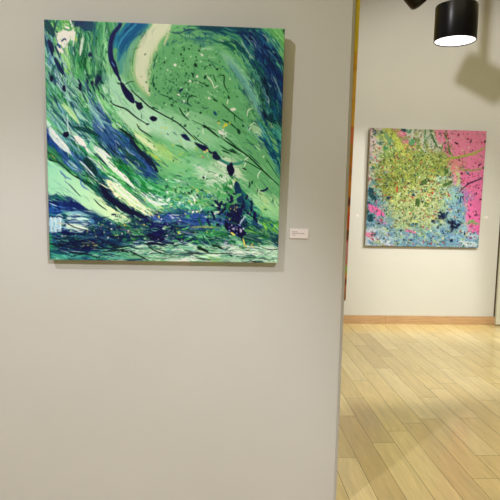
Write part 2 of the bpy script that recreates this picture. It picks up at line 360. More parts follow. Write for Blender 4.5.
# -------- left middle: fanning diagonals
p.poly([(46, 60), (66, 72), (90, 82), (104, 88), (108, 104), (125, 126), (148, 140), (160, 160), (120, 150), (90, 140), (47, 120)], (84, 160, 110), (96, 170, 110), rag=2, soft=3, tex=14)
fan = [((46, 58), (58, 82), (76, 106), (96, 128), 6, (110, 180, 150), (50, 130, 110)), ((46, 70), (56, 90), (74, 112), (96, 134), 6, (70, 150, 110), (130, 190, 160)), ((47, 88), (60, 106), (76, 122), (98, 142), 7, (52, 136, 96), (110, 184, 140)),
       ((47, 104), (60, 116), (76, 132), (96, 150), 7, (120, 190, 150), (150, 206, 170)), ((60, 66), (70, 88), (84, 110), (104, 128), 7, (104, 178, 112), (150, 204, 160)), ((70, 72), (78, 92), (88, 108), (100, 122), 6, (150, 204, 160), (80, 160, 100)),
       ((50, 74), (58, 90), (70, 100), (84, 116), 4, (150, 206, 180), (90, 160, 150)), ((76, 76), (82, 92), (92, 108), (106, 126), 5, (60, 140, 84), (120, 190, 120)), ((46, 46), (52, 62), (62, 82), (72, 96), 5, (60, 140, 150), (140, 196, 180)), ((48, 58), (53, 70), (58, 80), (62, 90), 3, (160, 200, 200), (60, 120, 150)),
       ((47, 116), (58, 124), (70, 136), (84, 148), 5, (140, 200, 170), (60, 140, 120)), ((80, 80), (86, 98), (96, 110), (104, 120), 4, (140, 200, 150), (110, 180, 110))]
for a_, b_, c_, d_, w_, k1, k2 in fan: p.stroke([a_, b_, c_, d_], w_, k1, k2, br=1., dry=.4)
p.dabs(72, 104, 46, 50, 90, 16, 1.6, [(36, 116, 90), (150, 206, 170), (60, 140, 100), (120, 186, 150), (24, 96, 100)], .95, .14, a=.75)
p.stroke([(62, 103), (70, 110), (80, 124)], [4, 7, 3], (176, 216, 160), (150, 206, 140), dry=.1); p.stroke([(54, 96), (60, 97), (66, 92)], [5, 7, 3], (36, 122, 66), (50, 136, 80)); p.stroke([(46, 112), (52, 100), (58, 110)], 8, (60, 140, 100), (90, 160, 120), a=.7)
p.stroke([(58, 106), (68, 120), (78, 130)], [2, 3, 2], (20, 90, 104), (30, 110, 90)); p.stroke([(56, 98), (70, 112), (88, 124), (100, 132)], 2, (150, 206, 180), (60, 140, 120)); p.stroke([(68, 112), (84, 124), (100, 136)], [2, 4, 5], (18, 76, 90), (30, 100, 90))
p.stroke([(72, 124), (84, 129), (98, 136), (110, 146)], [3, 8, 8, 4], (18, 72, 96), (24, 110, 84), br=.9); p.stroke([(80, 122), (90, 128), (99, 133)], 2, (140, 206, 140)); p.stroke([(74, 118), (86, 126), (92, 134), (98, 137)], 1.6, (100, 180, 130))
p.stroke([(80, 92), (82, 100), (84, 106)], [4, 6, 4], (34, 122, 66)); p.blob(86, 110, 3, 3, (40, 128, 74)); p.line([(79, 98), (81, 101), (84, 99)], 1, (150, 206, 160)); p.stroke([(96, 112), (88, 116), (94, 122)], 5, (30, 104, 80), (60, 140, 90), a=.8)
for x_, y_, w_, h_, t_ in ((52, 78.5, 2, 3.6, -.5), (55, 83, 1.3, 3, -.4), (64.5, 88.5, 1.8, 3.4, -.3), (80.5, 87, 1.8, 4, -.2), (80, 82, 1, 3, -.3), (92.5, 83, 1.4, 2, .2), (94, 88, .9, 3, -.4), (99, 79, 2.4, 4, -.5), (97, 82, 1.6, 3, .4)): p.blob(x_, y_, w_, h_, (16, 34, 92), ang=t_, rag=.3)
p.blob(92, 76, 4, 3, (24, 90, 76), rag=.6); p.stroke([(96, 75), (99, 80), (104, 84)], 3.5, (22, 76, 84)); p.stroke([(90, 92), (91, 98), (92, 104)], 3, (140, 196, 170), (90, 140, 190)); p.stroke([(88, 84), (89, 92), (92, 104)], 1.6, (50, 90, 150)); p.stroke([(98, 88), (100, 98), (106, 108)], 5, (120, 196, 120), (140, 206, 140))
p.specks(108, 104, 14, 20, 60, (.5, 1.6), [(60, 150, 84), (120, 200, 130), (40, 128, 80)], ell=2.2); p.specks(118, 114, 10, 14, 40, (.5, 1.3), [(110, 196, 110), (60, 150, 90), (140, 206, 150)])
# slate blue bank
p.poly([(91, 104), (100, 110), (112, 122), (124, 134), (136, 148), (150, 162), (161, 178), (158, 184), (146, 176), (128, 164), (108, 152), (96, 136), (92, 118)], (56, 92, 142), (30, 60, 120), dirv=(1, 1), rag=3, soft=2, tex=10)
for a_, w_, k1, k2 in (([(92, 108), (104, 122), (122, 142)], 5, (84, 128, 166), (40, 80, 140)), ([(98, 108), (110, 122), (126, 136)], 3, (24, 60, 110), (90, 130, 170)), ([(100, 128), (116, 140), (130, 156)], 6, (70, 112, 160), (24, 70, 110)), ([(108, 136), (126, 150), (142, 168)], 6, (22, 50, 104), (54, 94, 150)), ([(124, 140), (138, 156), (152, 172)], 6, (20, 36, 96), (50, 86, 150)), ([(96, 116), (102, 126), (112, 136)], 4, (110, 150, 170), (70, 110, 160)), ([(118, 130), (128, 140), (134, 152)], 4, (70, 120, 180), (40, 90, 150))): p.stroke(a_, w_, k1, k2, br=1, dry=.3)
p.stroke([(119, 128), (128, 134), (137, 143), (144, 150)], [3, 5, 4, 2], (16, 56, 60), (30, 90, 60), dry=.1); p.stroke([(128, 135), (136, 148), (148, 160), (158, 172)], [3, 5, 6, 5], (14, 30, 84), (18, 66, 84), dry=.15)
p.stroke([(112, 124), (118, 128), (126, 130)], 4, (110, 196, 110), (140, 210, 130)); p.stroke([(133, 139), (142, 148), (150, 158)], [4, 7, 5], (120, 190, 100), (70, 156, 80), br=.9); p.stroke([(134, 132), (146, 142), (160, 152)], [4, 7, 6], (150, 204, 140), (186, 216, 150), dry=.1); p.line([(132, 136), (140, 144), (150, 154)], 1.2, (20, 70, 40)); p.line([(146, 138), (154, 146), (162, 152)], 1, (24, 84, 50))
p.stroke([(146, 152), (156, 158), (166, 166)], 7, (84, 164, 92), (120, 190, 110)); p.specks(156, 156, 5, 2, 5, (.5, 1.1), [(196, 200, 80)]); p.blob(118, 148, 2, .7, (150, 150, 70), ang=.2)
p.poly([(160, 140), (178, 146), (200, 160), (216, 170), (196, 178), (176, 176), (160, 164)], (112, 184, 116), (126, 192, 140), rag=3, soft=4, a=.8)
p.stroke([(156, 144), (166, 154), (178, 162)], [5, 7, 3], (176, 210, 140), (140, 196, 110), dry=.1, soft=3); p.stroke([(160, 142), (164, 148), (174, 154)], 1.2, (150, 180, 80)); p.line([(160, 142), (168, 150), (180, 154), (190, 154)], 1, (150, 190, 70)); p.line([(176, 145), (182, 147), (187, 152)], 1.4, (34, 110, 60)); p.blob(188, 161.5, 2, 2, (30, 110, 56)); p.line([(160, 142), (165, 147)], 1, (34, 110, 60))
# -------- left lower: blue-green banks with white streaks
p.poly([(47, 126), (60, 134), (80, 146), (100, 158), (120, 176), (140, 196), (160, 210), (150, 222), (120, 212), (100, 196), (80, 182), (60, 168), (47, 160)], (30, 96, 92), (28, 104, 70), dirv=(1, .5), rag=3, soft=2, tex=16)
p.dabs(85, 165, 46, 36, 70, 14, 4, [(24, 70, 120), (34, 110, 70), (40, 130, 80), (20, 60, 90), (60, 110, 150)], .8, .25)
p.stroke([(47, 128), (52, 142), (62, 154), (76, 168)], [5, 7, 8, 5], (24, 50, 130), (40, 90, 150), br=1, dry=.1); p.stroke([(49, 150), (60, 160), (74, 172)], 6, (34, 110, 66), (60, 140, 80)); p.stroke([(50, 128), (56, 138), (64, 146), (72, 154)], [5, 8, 8, 3], (220, 228, 212), (170, 200, 190), dry=.25); p.stroke([(58, 132), (66, 142), (72, 150)], [2, 4, 2], (60, 120, 130), (130, 180, 170)); p.blob(59, 139, 2.5, 2, (50, 110, 140), a=.6, rag=.5)
p.stroke([(66, 148), (78, 158), (92, 168)], [3, 7, 5], (90, 130, 180), (20, 70, 110), br=1); p.stroke([(62, 160), (72, 164), (84, 172)], 4, (60, 100, 150), (120, 150, 180), dry=.5); p.blob(66.5, 134.5, 3, 2.8, (14, 20, 90), rag=.12)
p.stroke([(74, 132), (84, 142), (94, 152), (104, 166)], 7, (120, 196, 150), (84, 168, 110)); p.stroke([(75, 136), (80, 141), (86, 146)], [5, 8, 5], (226, 226, 206), (200, 210, 190), dry=.1); p.line([(80, 140), (84, 145)], .8, (120, 110, 60)); p.stroke([(86, 148), (94, 162), (100, 170)], 1.6, (170, 220, 170)); p.stroke([(90, 152), (100, 164)], 4, (90, 176, 90), (60, 146, 80))
p.stroke([(84, 156), (92, 166), (98, 176)], [6, 9, 6], (20, 60, 84), (30, 110, 60)); p.blob(92, 172, 4, 4, (20, 50, 60), rag=.5); p.stroke([(70, 170), (80, 174), (92, 178)], 7, (34, 128, 56), (50, 146, 70), dry=.1); p.blob(93, 168, 2, 1.4, (190, 170, 190), ang=.6, rag=.5)
p.stroke([(94, 148), (103, 156), (110, 164), (122, 176), (134, 188), (142, 196)], [4, 6, 6, 6, 4, 3], (226, 232, 196), (190, 220, 170), dry=.2); p.stroke([(92, 144), (104, 154), (112, 158)], [3, 5, 2], (210, 226, 214), (160, 200, 180))
p.specks(122, 174, 12, 12, 26, (.3, .7), [(40, 90, 60), (30, 70, 60)])
p.poly([(106, 158), (120, 160), (134, 172), (152, 180), (164, 196), (150, 198), (136, 190), (120, 174)], (38, 132, 66), (44, 140, 74), rag=3, soft=1.5, tex=16); p.dabs(138, 180, 26, 22, 40, 7, 2.2, [(24, 96, 60), (60, 156, 80), (90, 170, 90), (20, 80, 70)], .7, .4); p.stroke([(118, 146), (132, 158), (146, 168)], 7, (20, 64, 90), (30, 100, 70))
p.stroke([(96, 160), (108, 172), (124, 186), (136, 198)], [6, 8, 8, 5], (50, 146, 76), (96, 184, 100), br=1); p.stroke([(112, 176), (124, 190), (140, 202)], 5, (34, 120, 64), (20, 84, 60))
p.stroke([(108, 180), (116, 190), (128, 198), (140, 208), (152, 216)], [8, 10, 10, 8, 4], (222, 232, 190), (180, 216, 150), dry=.2); p.stroke([(112, 180), (126, 192), (140, 202), (156, 212)], [3, 4, 5, 4], (226, 230, 204), (150, 196, 130)); p.specks(120, 192, 12, 10, 30, (.3, .7), [(60, 90, 50), (150, 140, 80)])
p.stroke([(140, 194), (150, 202), (162, 208), (170, 206)], [3, 6, 6, 3], (190, 220, 180), (120, 184, 140)); p.stroke([(146, 192), (156, 198), (170, 200)], [4, 6, 3], (140, 200, 170), (226, 230, 220)); p.stroke([(134, 186), (148, 196), (158, 200)], 2, (30, 110, 70))
# dark trough under the white streaks
p.poly([(97, 184), (104, 190), (114, 198), (126, 206), (142, 214), (152, 217), (146, 221), (130, 218), (118, 210), (104, 200)], (16, 46, 66), (14, 24, 78), dirv=(1, .6), rag=2, soft=1.5); p.specks(116, 204, 14, 8, 26, (.3, .9), [(150, 150, 60), (60, 130, 70), (34, 110, 80)]); p.stroke([(100, 180), (106, 188), (114, 196)], 5, (22, 60, 80), (14, 40, 60))
# big smooth mint wave
p.poly([(48, 160), (56, 163), (66, 170), (78, 176), (88, 184), (98, 194), (108, 204), (120, 213), (131, 220), (126, 225), (112, 222), (96, 214), (82, 206), (70, 198), (58, 194), (48, 197)], (134, 204, 160), (196, 226, 162), dirv=(1, .3), rag=.8, soft=1.5, tex=5)
p.stroke([(50, 182), (66, 190), (82, 200), (100, 212)], 6, (120, 198, 150), (150, 212, 170), a=.7, soft=4, dry=0); p.stroke([(96, 196), (108, 208), (124, 219)], 4, (214, 232, 176), a=.8, soft=3, dry=0); p.stroke([(110, 217), (122, 221), (130, 223)], 4, (160, 214, 180), a=.8, soft=2)
p.line([(49, 160), (60, 163), (72, 174), (84, 181), (94, 190), (99, 196)], 1.4, (24, 66, 50)); p.stroke([(84, 180), (90, 187), (96, 190)], 3.5, (26, 110, 70)); p.line([(94, 199), (100, 205), (107, 210)], 1.2, (30, 60, 50), taper=(.1, .1)); p.line([(96, 200), (103, 202)], .8, (60, 90, 70)); p.stroke([(84, 176), (90, 180), (98, 182)], 4, (120, 200, 130), (90, 176, 90)); p.stroke([(46, 158), (52, 156), (56, 162)], 3, (130, 190, 90), (40, 110, 60))
p.specks(53, 157, 3, 2, 5, (.4, .9), [(190, 210, 90)])
# -------- water at the bottom
p.poly([(46, 196), (58, 194), (70, 197), (84, 206), (100, 214), (116, 222), (136, 222), (152, 217), (175, 208), (200, 206), (240, 205), (280, 215), (280, 246), (230, 246), (180, 244), (140, 246), (100, 264), (46, 264)], (20, 36, 100), (24, 70, 84), dirv=(1, 0), rag=2, soft=2, tex=14, smooth=False)
p.stroke([(48, 208), (56, 212), (64, 214)], 12, (36, 70, 150), (24, 90, 130), br=1); p.stroke([(60, 196), (70, 202), (84, 208)], [5, 9, 5], (16, 26, 96), (22, 50, 110)); p.stroke([(50, 199), (58, 197), (68, 199)], 4, (30, 120, 90), (20, 90, 80)); p.specks(58, 206, 10, 8, 26, (.5, 1.6), [(30, 110, 110), (60, 110, 170), (20, 40, 110)])
def horiz(x0_, x1_, y0_, y1_, n_, cols, L=20, w_=1.6, a_=.85, sd=.06, ang=0.03):
    p.dabs((x0_+x1_)/2, (y0_+y1_)/2, (x1_-x0_)/2, (y1_-y0_)/2, n_, L, w_, cols, ang, sd, a=a_, gauss=False)
horiz(50, 110, 212, 262, 90, [(24, 90, 90), (34, 120, 90), (16, 24, 96), (20, 60, 100), (60, 140, 120), (90, 150, 150)], 22)
horiz(66, 110, 228, 252, 30, [(16, 22, 94), (14, 30, 90), (18, 60, 80)], 24, 3)
for y_, w_ in ((214, 2), (218, 3), (226, 4.5), (224, 3), (228, 3)):
    p.stroke([(64+p.rng.random()*4, y_), (78, y_+.5), (88+p.rng.random()*5, y_+1)], w_, (176, 206, 190), (120, 180, 160), dry=.35)
p.stroke([(66, 225), (78, 226.5), (88, 228)], 4, (216, 226, 204), (170, 204, 170), dry=.25); p.stroke([(67, 213), (78, 212), (88, 215)], 2.6, (120, 170, 170), (70, 130, 150))
for x_ in (51, 53.5, 56, 58.5, 60.5): p.stroke([(x_, 216+p.rng.random()*2), (x_+.4, 224), (x_+.2, 231+p.rng.random()*2)], 3.6, (176, 206, 200), (130, 180, 190), dry=.25, br=.9)
p.stroke([(63, 220), (63.5, 228)], 3, (24, 110, 90)); p.line([(65, 221), (72, 226), (82, 229), (87, 229.5)], 1.1, (14, 26, 50)); p.stroke([(91, 219), (93, 224), (96, 228)], 5, (40, 100, 150), (110, 160, 180)); p.stroke([(49, 232), (51, 240), (51, 250)], 3.5, (40, 140, 90)); p.stroke([(50, 244), (58, 246), (64, 244)], 3, (70, 160, 90), (30, 100, 80))
horiz(52, 104, 252, 262, 26, [(60, 150, 120), (34, 120, 90), (100, 180, 150), (30, 100, 90)], 18, 3); p.stroke([(52, 257), (60, 258), (70, 257)], 6, (70, 160, 140), (110, 190, 160)); p.stroke([(60, 250), (80, 252), (104, 248)], 2, (16, 30, 90))
p.line([(86, 238), (92, 243), (97, 247)], 1, (190, 190, 110)); p.specks(94, 245, 6, 3, 12, (.4, 1), [(210, 205, 120), (180, 190, 90)])
horiz(100, 175, 220, 244, 90, [(18, 30, 92), (14, 20, 84), (24, 80, 80), (30, 110, 80), (14, 50, 90)], 10, 3, ang=.1, sd=.3); p.dabs(126, 228, 26, 12, 50, 5, 2.4, [(34, 120, 70), (60, 150, 90), (100, 160, 80), (20, 80, 80)], .6, .7)
p.stroke([(150, 218), (166, 213), (178, 214), (176, 224)], [4, 8, 12, 8], (14, 22, 92), (20, 40, 104), dry=.05); p.line([(149, 216), (152, 228), (157, 232)], 1.1, (110, 150, 70)); p.stroke([(150, 214), (152, 222)], 3, (14, 20, 70))
p.specks(134, 230, 34, 12, 50, (.3, 1), [(150, 150, 70), (190, 180, 90), (90, 160, 90)])
# blue slate water band on the right
p.poly([(150, 218), (170, 210), (190, 211), (210, 212), (232, 216), (228, 226), (205, 228), (185, 230), (160, 226)], (34, 62, 136), (50, 84, 150), rag=2, soft=2); horiz(160, 230, 210, 230, 46, [(60, 96, 160), (90, 120, 176), (24, 40, 116), (30, 90, 120)], 16, 1.6)
p.poly([(150, 222), (175, 222), (192, 228), (196, 240), (176, 244), (150, 242)], (16, 20, 88), (14, 34, 80), rag=3, soft=2); p.specks(172, 228, 20, 12, 30, (.3, 1.2), [(60, 130, 110), (120, 150, 180), (30, 110, 80)]); p.specks(176, 218, 14, 6, 9, (.5, 1.3), [(210, 220, 225)], ell=2.5, ang=.4)
p.stroke([(160, 206), (176, 203), (192, 206), (214, 208)], [4, 6, 6, 4], (34, 120, 100), (80, 170, 140), br=1)
# leafy green froth above and right of it
p.dabs(196, 196, 56, 24, 120, 6, 2.6, [(34, 128, 62), (60, 156, 80), (110, 196, 110), (150, 210, 150), (30, 100, 80), (90, 176, 120)], .3, .8)
p.dabs(180, 190, 40, 12, 24, 16, 3, [(50, 146, 90), (120, 190, 130), (60, 150, 90)], .15, .2)
p.specks(200, 196, 50, 20, 90, (.4, 1.6), [(20, 60, 80), (220, 230, 220), (34, 120, 60), (180, 200, 90), (110, 180, 200)])
p.dabs(222, 236, 52, 18, 110, 8, 2.6, [(34, 124, 60), (60, 156, 76), (110, 190, 110), (22, 80, 74), (90, 170, 110)], .1, .5)
p.specks(220, 234, 56, 18, 70, (.4, 1.3), [(200, 210, 80), (20, 50, 80), (190, 220, 190)])
p.poly([(198, 168), (218, 158), (232, 158), (240, 172), (232, 184), (216, 186), (200, 180)], (170, 212, 170), (200, 220, 186), rag=5, soft=5, a=.8); p.dabs(216, 174, 22, 14, 44, 6, 1.6, [(210, 226, 200), (130, 196, 140), (90, 160, 110), (216, 222, 216)], .2, .9)
p.specks(214, 176, 24, 14, 40, (.3, .9), [(40, 90, 80), (226, 230, 220)])
p.dabs(204, 186, 40, 6, 12, 18, 1.2, [(40, 120, 60), (190, 220, 180)], .25, .2)
# right lower diagonals
p.poly([(244, 196), (254, 192), (268, 196), (280, 200), (280, 232), (266, 226), (254, 214)], (146, 202, 146), (120, 190, 120), dirv=(0, 1), rag=2, soft=3, tex=10); p.stroke([(258, 190), (264, 198), (272, 200)], 9, (180, 210, 150), (150, 200, 140), a=.8, soft=4)
p.stroke([(238, 186), (246, 200), (258, 214), (274, 228), (280, 233)], [6, 9, 9, 7, 4], (24, 84, 104), (40, 140, 90), br=1, dry=.1); p.stroke([(242, 198), (252, 208), (264, 218)], 4, (20, 50, 110), (24, 90, 110)); p.stroke([(244, 214), (254, 222), (262, 224)], 7, (60, 150, 100), (100, 180, 120)); p.stroke([(250, 204), (262, 214), (278, 222)], 4, (60, 156, 110), (130, 200, 140))
p.dabs(262, 230, 24, 16, 60, 6, 2.2, [(30, 116, 60), (60, 150, 60), (120, 180, 60), (20, 70, 84), (24, 96, 70)], .4, .8); p.stroke([(240, 224), (252, 222), (262, 228)], 7, (24, 60, 110), (40, 110, 110)); p.stroke([(236, 234), (254, 240), (276, 242)], [5, 7, 5], (16, 40, 84), (24, 100, 60)); p.stroke([(264, 220), (266, 230), (268, 236)], 3, (120, 190, 70))
p.line([(266, 200), (262, 212), (258, 222)], .8, (180, 200, 80)); p.specks(262, 236, 16, 10, 26, (.4, 1.1), [(200, 210, 70), (150, 190, 80), (16, 30, 80)])
# pale horizontal foreground water
p.poly([(128, 246), (150, 243), (176, 244), (210, 245), (232, 243), (256, 247), (280, 246), (279, 266), (126, 264), (104, 264), (112, 254)], (140, 190, 150), (176, 206, 172), rag=2, soft=2, smooth=False, a=.9)
horiz(112, 278, 245, 263, 170, [(190, 212, 186), (120, 184, 140), (214, 222, 206), (60, 140, 90), (90, 160, 120), (160, 200, 170)], 20, 1.8, ang=.01); horiz(100, 276, 246, 262, 26, [(16, 40, 50), (24, 60, 60), (20, 80, 50)], 16, .9, ang=.05, sd=.15)
horiz(96, 130, 244, 263, 34, [(30, 110, 90), (60, 150, 110), (24, 60, 90), (110, 180, 140)], 14, 2)
for q, w_ in (([(113, 248), (122, 247), (133, 245)], 1.4), ([(147, 244), (154, 250), (166, 254), (170, 254)], 1.2), ([(130, 251), (140, 256), (148, 260)], 1.4), ([(197, 247), (203, 249), (208, 252)], 3), ([(212, 245), (218, 246), (223, 249)], 2.2), ([(160, 251), (170, 252), (182, 253)], .8), ([(184, 253), (210, 253), (232, 253)], .8), ([(230, 254), (233, 258)], 2), ([(250, 260), (256, 262)], 1.4), ([(100, 252), (116, 250), (130, 248)], 1), ([(215, 253), (240, 254)], .8), ([(126, 255), (146, 254)], .7), ([(236, 255), (239, 256.5)], 1.4)): p.line(q, w_, (16, 26, 30))
p.blob(174.5, 247, 1.5, 1.2, (16, 24, 30)); p.blob(133, 247, 2.4, 1.6, (16, 30, 60)); p.stroke([(166, 260), (190, 259), (206, 260)], 4, (214, 220, 208), (180, 204, 180)); p.stroke([(206, 258), (216, 261), (224, 260)], 3.4, (160, 200, 120), (110, 180, 110)); p.stroke([(228, 246), (244, 252), (262, 252)], 4, (206, 218, 200), (150, 196, 160)); p.stroke([(262, 252), (270, 256), (277, 250)], 5, (110, 180, 130), (190, 210, 190)); p.stroke([(224, 243), (230, 244)], 4, (170, 180, 186))
p.blob(54, 263, 3, 2, (60, 170, 150)); p.warp(3, .5)
FL = p.flow([(50, 35, 1.2), (60, 60, 1.25), (60, 100, .95), (80, 45, 1.5), (92, 65, 1.5), (90, 110, .95), (110, 140, .85), (130, 170, .72), (60, 145, .85), (85, 165, .75), (75, 185, .55), (110, 205, .65), (140, 205, .62), (75, 225, .03), (90, 245, .03), (150, 252, 0), (250, 252, 0), (170, 225, .05), (205, 220, .08),
             (132, 34, -.85), (118, 50, 1.7), (145, 60, 1.65), (130, 95, .9), (165, 115, .6), (200, 130, .5), (240, 150, .65), (270, 180, .85), (250, 60, .95), (270, 95, 1.25), (215, 34, .2), (272, 36, .9), (165, 60, -1.2), (200, 50, 0), (225, 75, .9), (200, 95, .4), (262, 222, .7), (200, 190, .2), (255, 240, .2)])
def busy(u, v):
    left = 1. if (u < .22+.3*v or (v > .62 and u < .55)) else 0.
    disc = (u-.68)**2+(v-.33)**2 < .1
    wave = v > .60 and v < .84 and u < .30 and abs(v-(.67+.45*u)) < .07
    if wave: return .12
    if v > .80: return .8
    if left: return 1.
    if u > .84 and v < .5: return .7
    return .2 if disc else .3
p.texture(3200, FL, (7, 32), (.7, 2.2), 22, [(18, 56, 74), (24, 92, 62), (170, 212, 176), (16, 30, 92), (110, 186, 130)], .17, busy, spread=2.2, sd=.07)
p.texture(4200, FL, (3, 11), (.5, 1.4), 26, [(14, 40, 60), (20, 80, 56), (200, 222, 200), (14, 24, 80), (120, 196, 130), (70, 120, 160)], .18, busy, spread=1.5)
# crisp accents over the texture
p.stroke([(164, 26), (152, 38), (145, 52), (142, 64), (142, 76), (148, 92)], [13, 14, 14, 13, 10, 5], (198, 216, 184), (190, 210, 172), a=.85, br=.5, soft=5, dry=0, taper=(0, .2))
p.stroke([(142, 25), (130, 36), (122, 50), (118, 62)], [12, 12, 9, 4], (14, 104, 148), (18, 80, 130), a=.55, br=1, soft=2, dry=.1, taper=(0, .3)); p.stroke([(136, 25), (124, 37), (118, 48)], 1.4, (90, 170, 190), a=.6, taper=(0, .3))
for q, w_, c, al in (([(222, 52), (242, 78), (260, 116)], 8, (132, 184, 158), .5), ([(228, 60), (248, 88), (264, 122)], 3, (90, 156, 160), .6), ([(110, 84), (126, 102), (146, 118), (172, 130)], 15, (166, 216, 178), .6), ([(104, 74), (112, 84), (122, 96)], 9, (150, 208, 170), .5), ([(120, 112), (134, 124), (150, 130)], 10, (176, 216, 176), .5), ([(160, 116), (190, 124), (214, 140)], 11, (134, 196, 142), .4), ([(180, 160), (200, 162), (216, 168)], 9, (140, 200, 150), .4)): p.stroke(q, w_, c, a=al, soft=5, dry=0, br=.5)
p.poly([(49, 162), (58, 166), (68, 173), (80, 180), (92, 190), (104, 204), (118, 214), (130, 220), (125, 223), (112, 220), (96, 212), (82, 204), (70, 196), (58, 191), (49, 194)], (138, 204, 164), (196, 226, 168), dirv=(1, .3), rag=.6, soft=1.5, tex=4, a=.75)
p.dabs(62, 90, 26, 44, 46, 24, 1.5, [(186, 218, 204), (130, 176, 196), (160, 208, 180), (20, 70, 90)], 1.08, .1, a=.75, dry=.35); p.dabs(72, 124, 34, 24, 40, 24, 1.5, [(190, 220, 206), (120, 176, 180), (150, 206, 176), (16, 66, 84)], .85, .1, a=.75, dry=.35); p.dabs(54, 50, 12, 40, 18, 16, 1.4, [(180, 214, 204), (110, 160, 190), (14, 54, 90)], 1.2, .12, a=.75, dry=.35)
p.dabs(84, 50, 26, 36, 30, 16, 2., [(30, 104, 66), (24, 92, 74), (150, 200, 150), (60, 146, 86)], 1.52, .1, a=.7, dry=.35)
p.dabs(92, 160, 60, 36, 40, 16, 1.6, [(16, 44, 70), (14, 60, 50), (200, 222, 206), (70, 120, 160)], .8, .12, a=.8, dry=.4)
p.dabs(196, 196, 60, 18, 90, 5, 1.9, [(24, 100, 56), (44, 136, 70), (14, 60, 60), (150, 206, 160), (206, 226, 206), (90, 170, 110)], .5, .9, a=.85); p.dabs(216, 234, 56, 14, 60, 7, 1.6, [(24, 96, 56), (14, 50, 70), (110, 186, 120), (44, 136, 70)], .1, .5, a=.85)
p.dabs(130, 228, 50, 16, 60, 6, 1.6, [(12, 20, 64), (12, 40, 56), (30, 110, 74), (90, 160, 110)], .3, .6, a=.85)
p.dabs(66, 34, 9, 7, 16, 6, 3., [(222, 228, 210), (210, 220, 196), (226, 230, 216)], 2.2, .5, a=.95, dry=.3); p.dabs(65, 45, 5, 9, 10, 6, 3, [(220, 226, 210), (206, 218, 200)], 1.4, .4, a=.95, dry=.3)
p.stroke([(62, 42), (65, 39.5), (67, 41)], 1.4, (24, 60, 100), dry=.2); p.stroke([(58, 44), (61, 49)], 2, (30, 80, 130)); p.dabs(72, 30, 14, 8, 14, 6, 1.6, [(110, 180, 100), (60, 140, 90)], .2, .6)
p.stroke([(83, 38), (82, 46), (80.5, 56)], [1.5, 2.6, 2.2], (206, 222, 204), (150, 196, 160), dry=.2)
p.stroke([(46, 21), (49, 28), (53, 34), (54, 38)], [7, 7, 6, 4], (14, 50, 90), (20, 90, 74), br=.9, dry=.2); p.stroke([(49, 40), (52, 48), (53, 56)], [3, 5, 3], (12, 30, 90), dry=.3); p.stroke([(55, 58), (60, 68), (66, 78)], [3, 4, 3], (12, 44, 94), dry=.3)
p.poly([(75, 21), (82, 21), (95, 21.5), (92, 32), (84, 30), (80, 26), (75, 27)], (12, 38, 96), (18, 76, 100), rag=2, soft=1, smooth=False, a=.85)
for x_, y_, w_, h_, t_ in ((80, 82, .9, 3, -.3), (92.5, 83, 1.4, 2, .2), (94, 88, .8, 2.6, -.4), (99, 79, 2, 3.4, -.5), (97, 82, 1.4, 2.6, .4), (64.5, 89, 1.4, 2.6, -.3), (90.5, 55, 1.8, 2.6, -.3)): p.blob(x_, y_, w_, h_, (12, 40, 80), ang=t_, rag=.35)
for q, w_, c_, d_ in (([(50, 128), (56, 138), (64, 146), (72, 154)], [4, 7, 6, 2], (228, 232, 220), (180, 206, 196)), ([(75, 136), (80, 141), (86, 146)], [4, 7, 4], (226, 234, 220), (190, 214, 196)), ([(94, 148), (103, 156), (112, 166), (124, 177), (136, 189)], [3, 5, 5, 5, 3], (226, 238, 218), (180, 220, 180)),
                      ([(112, 182), (122, 191), (132, 199), (146, 209)], [5, 8, 7, 3], (222, 236, 206), (176, 218, 164)), ([(95, 146), (104, 153), (112, 158)], [2, 4, 2], (216, 230, 220), (160, 200, 180)), ([(62, 104), (70, 111), (80, 124)], [3, 5, 2], (182, 220, 166), (150, 206, 140)), ([(146, 198), (156, 203), (168, 204)], [2, 4, 2], (214, 228, 212), (150, 200, 170)),
                      ([(66, 226), (76, 226.5), (88, 229)], [3, 4, 3], (220, 230, 212), (170, 204, 176)), ([(51, 217), (51.5, 230)], 3.4, (180, 210, 206), (130, 176, 186)), ([(55, 217), (55.5, 232)], 4, (176, 206, 200), (120, 170, 180)), ([(59, 217), (60, 230)], 4, (186, 212, 206), (140, 180, 190)), ([(134, 133), (146, 142), (158, 151)], [3, 5, 5], (170, 212, 150), (196, 220, 166))):
    p.stroke(q, w_, c_, d_, dry=.45, br=1.)
p.stroke([(100, 184), (108, 196), (120, 205), (138, 214), (150, 217)], [3, 6, 6, 5, 3], (10, 28, 60), (12, 20, 70), dry=.35); p.stroke([(74, 127), (88, 131), (102, 138)], [3, 5, 4], (12, 54, 76), (18, 84, 70), dry=.4); p.stroke([(84, 158), (92, 167), (97, 174)], [5, 7, 5], (12, 40, 66), (18, 70, 56), dry=.35); p.stroke([(130, 137), (138, 149), (150, 161), (158, 171)], [3, 4, 5, 4], (10, 24, 70), (14, 50, 66), dry=.35)
horiz(50, 200, 232, 246, 26, [(10, 14, 60), (10, 26, 50), (12, 16, 76)], 18, 1.6); horiz(50, 110, 236, 258, 20, [(10, 14, 60), (12, 40, 50)], 20, 1.2); horiz(120, 276, 247, 262, 30, [(214, 224, 208), (16, 36, 36), (200, 214, 196)], 16, .9)
p.specks(120, 228, 60, 14, 60, (.3, .9), [(190, 180, 90), (150, 190, 120), (210, 220, 210)])
p.specks(200, 205, 50, 30, 90, (.3, 1.), [(224, 232, 224), (190, 200, 80), (14, 40, 60)])
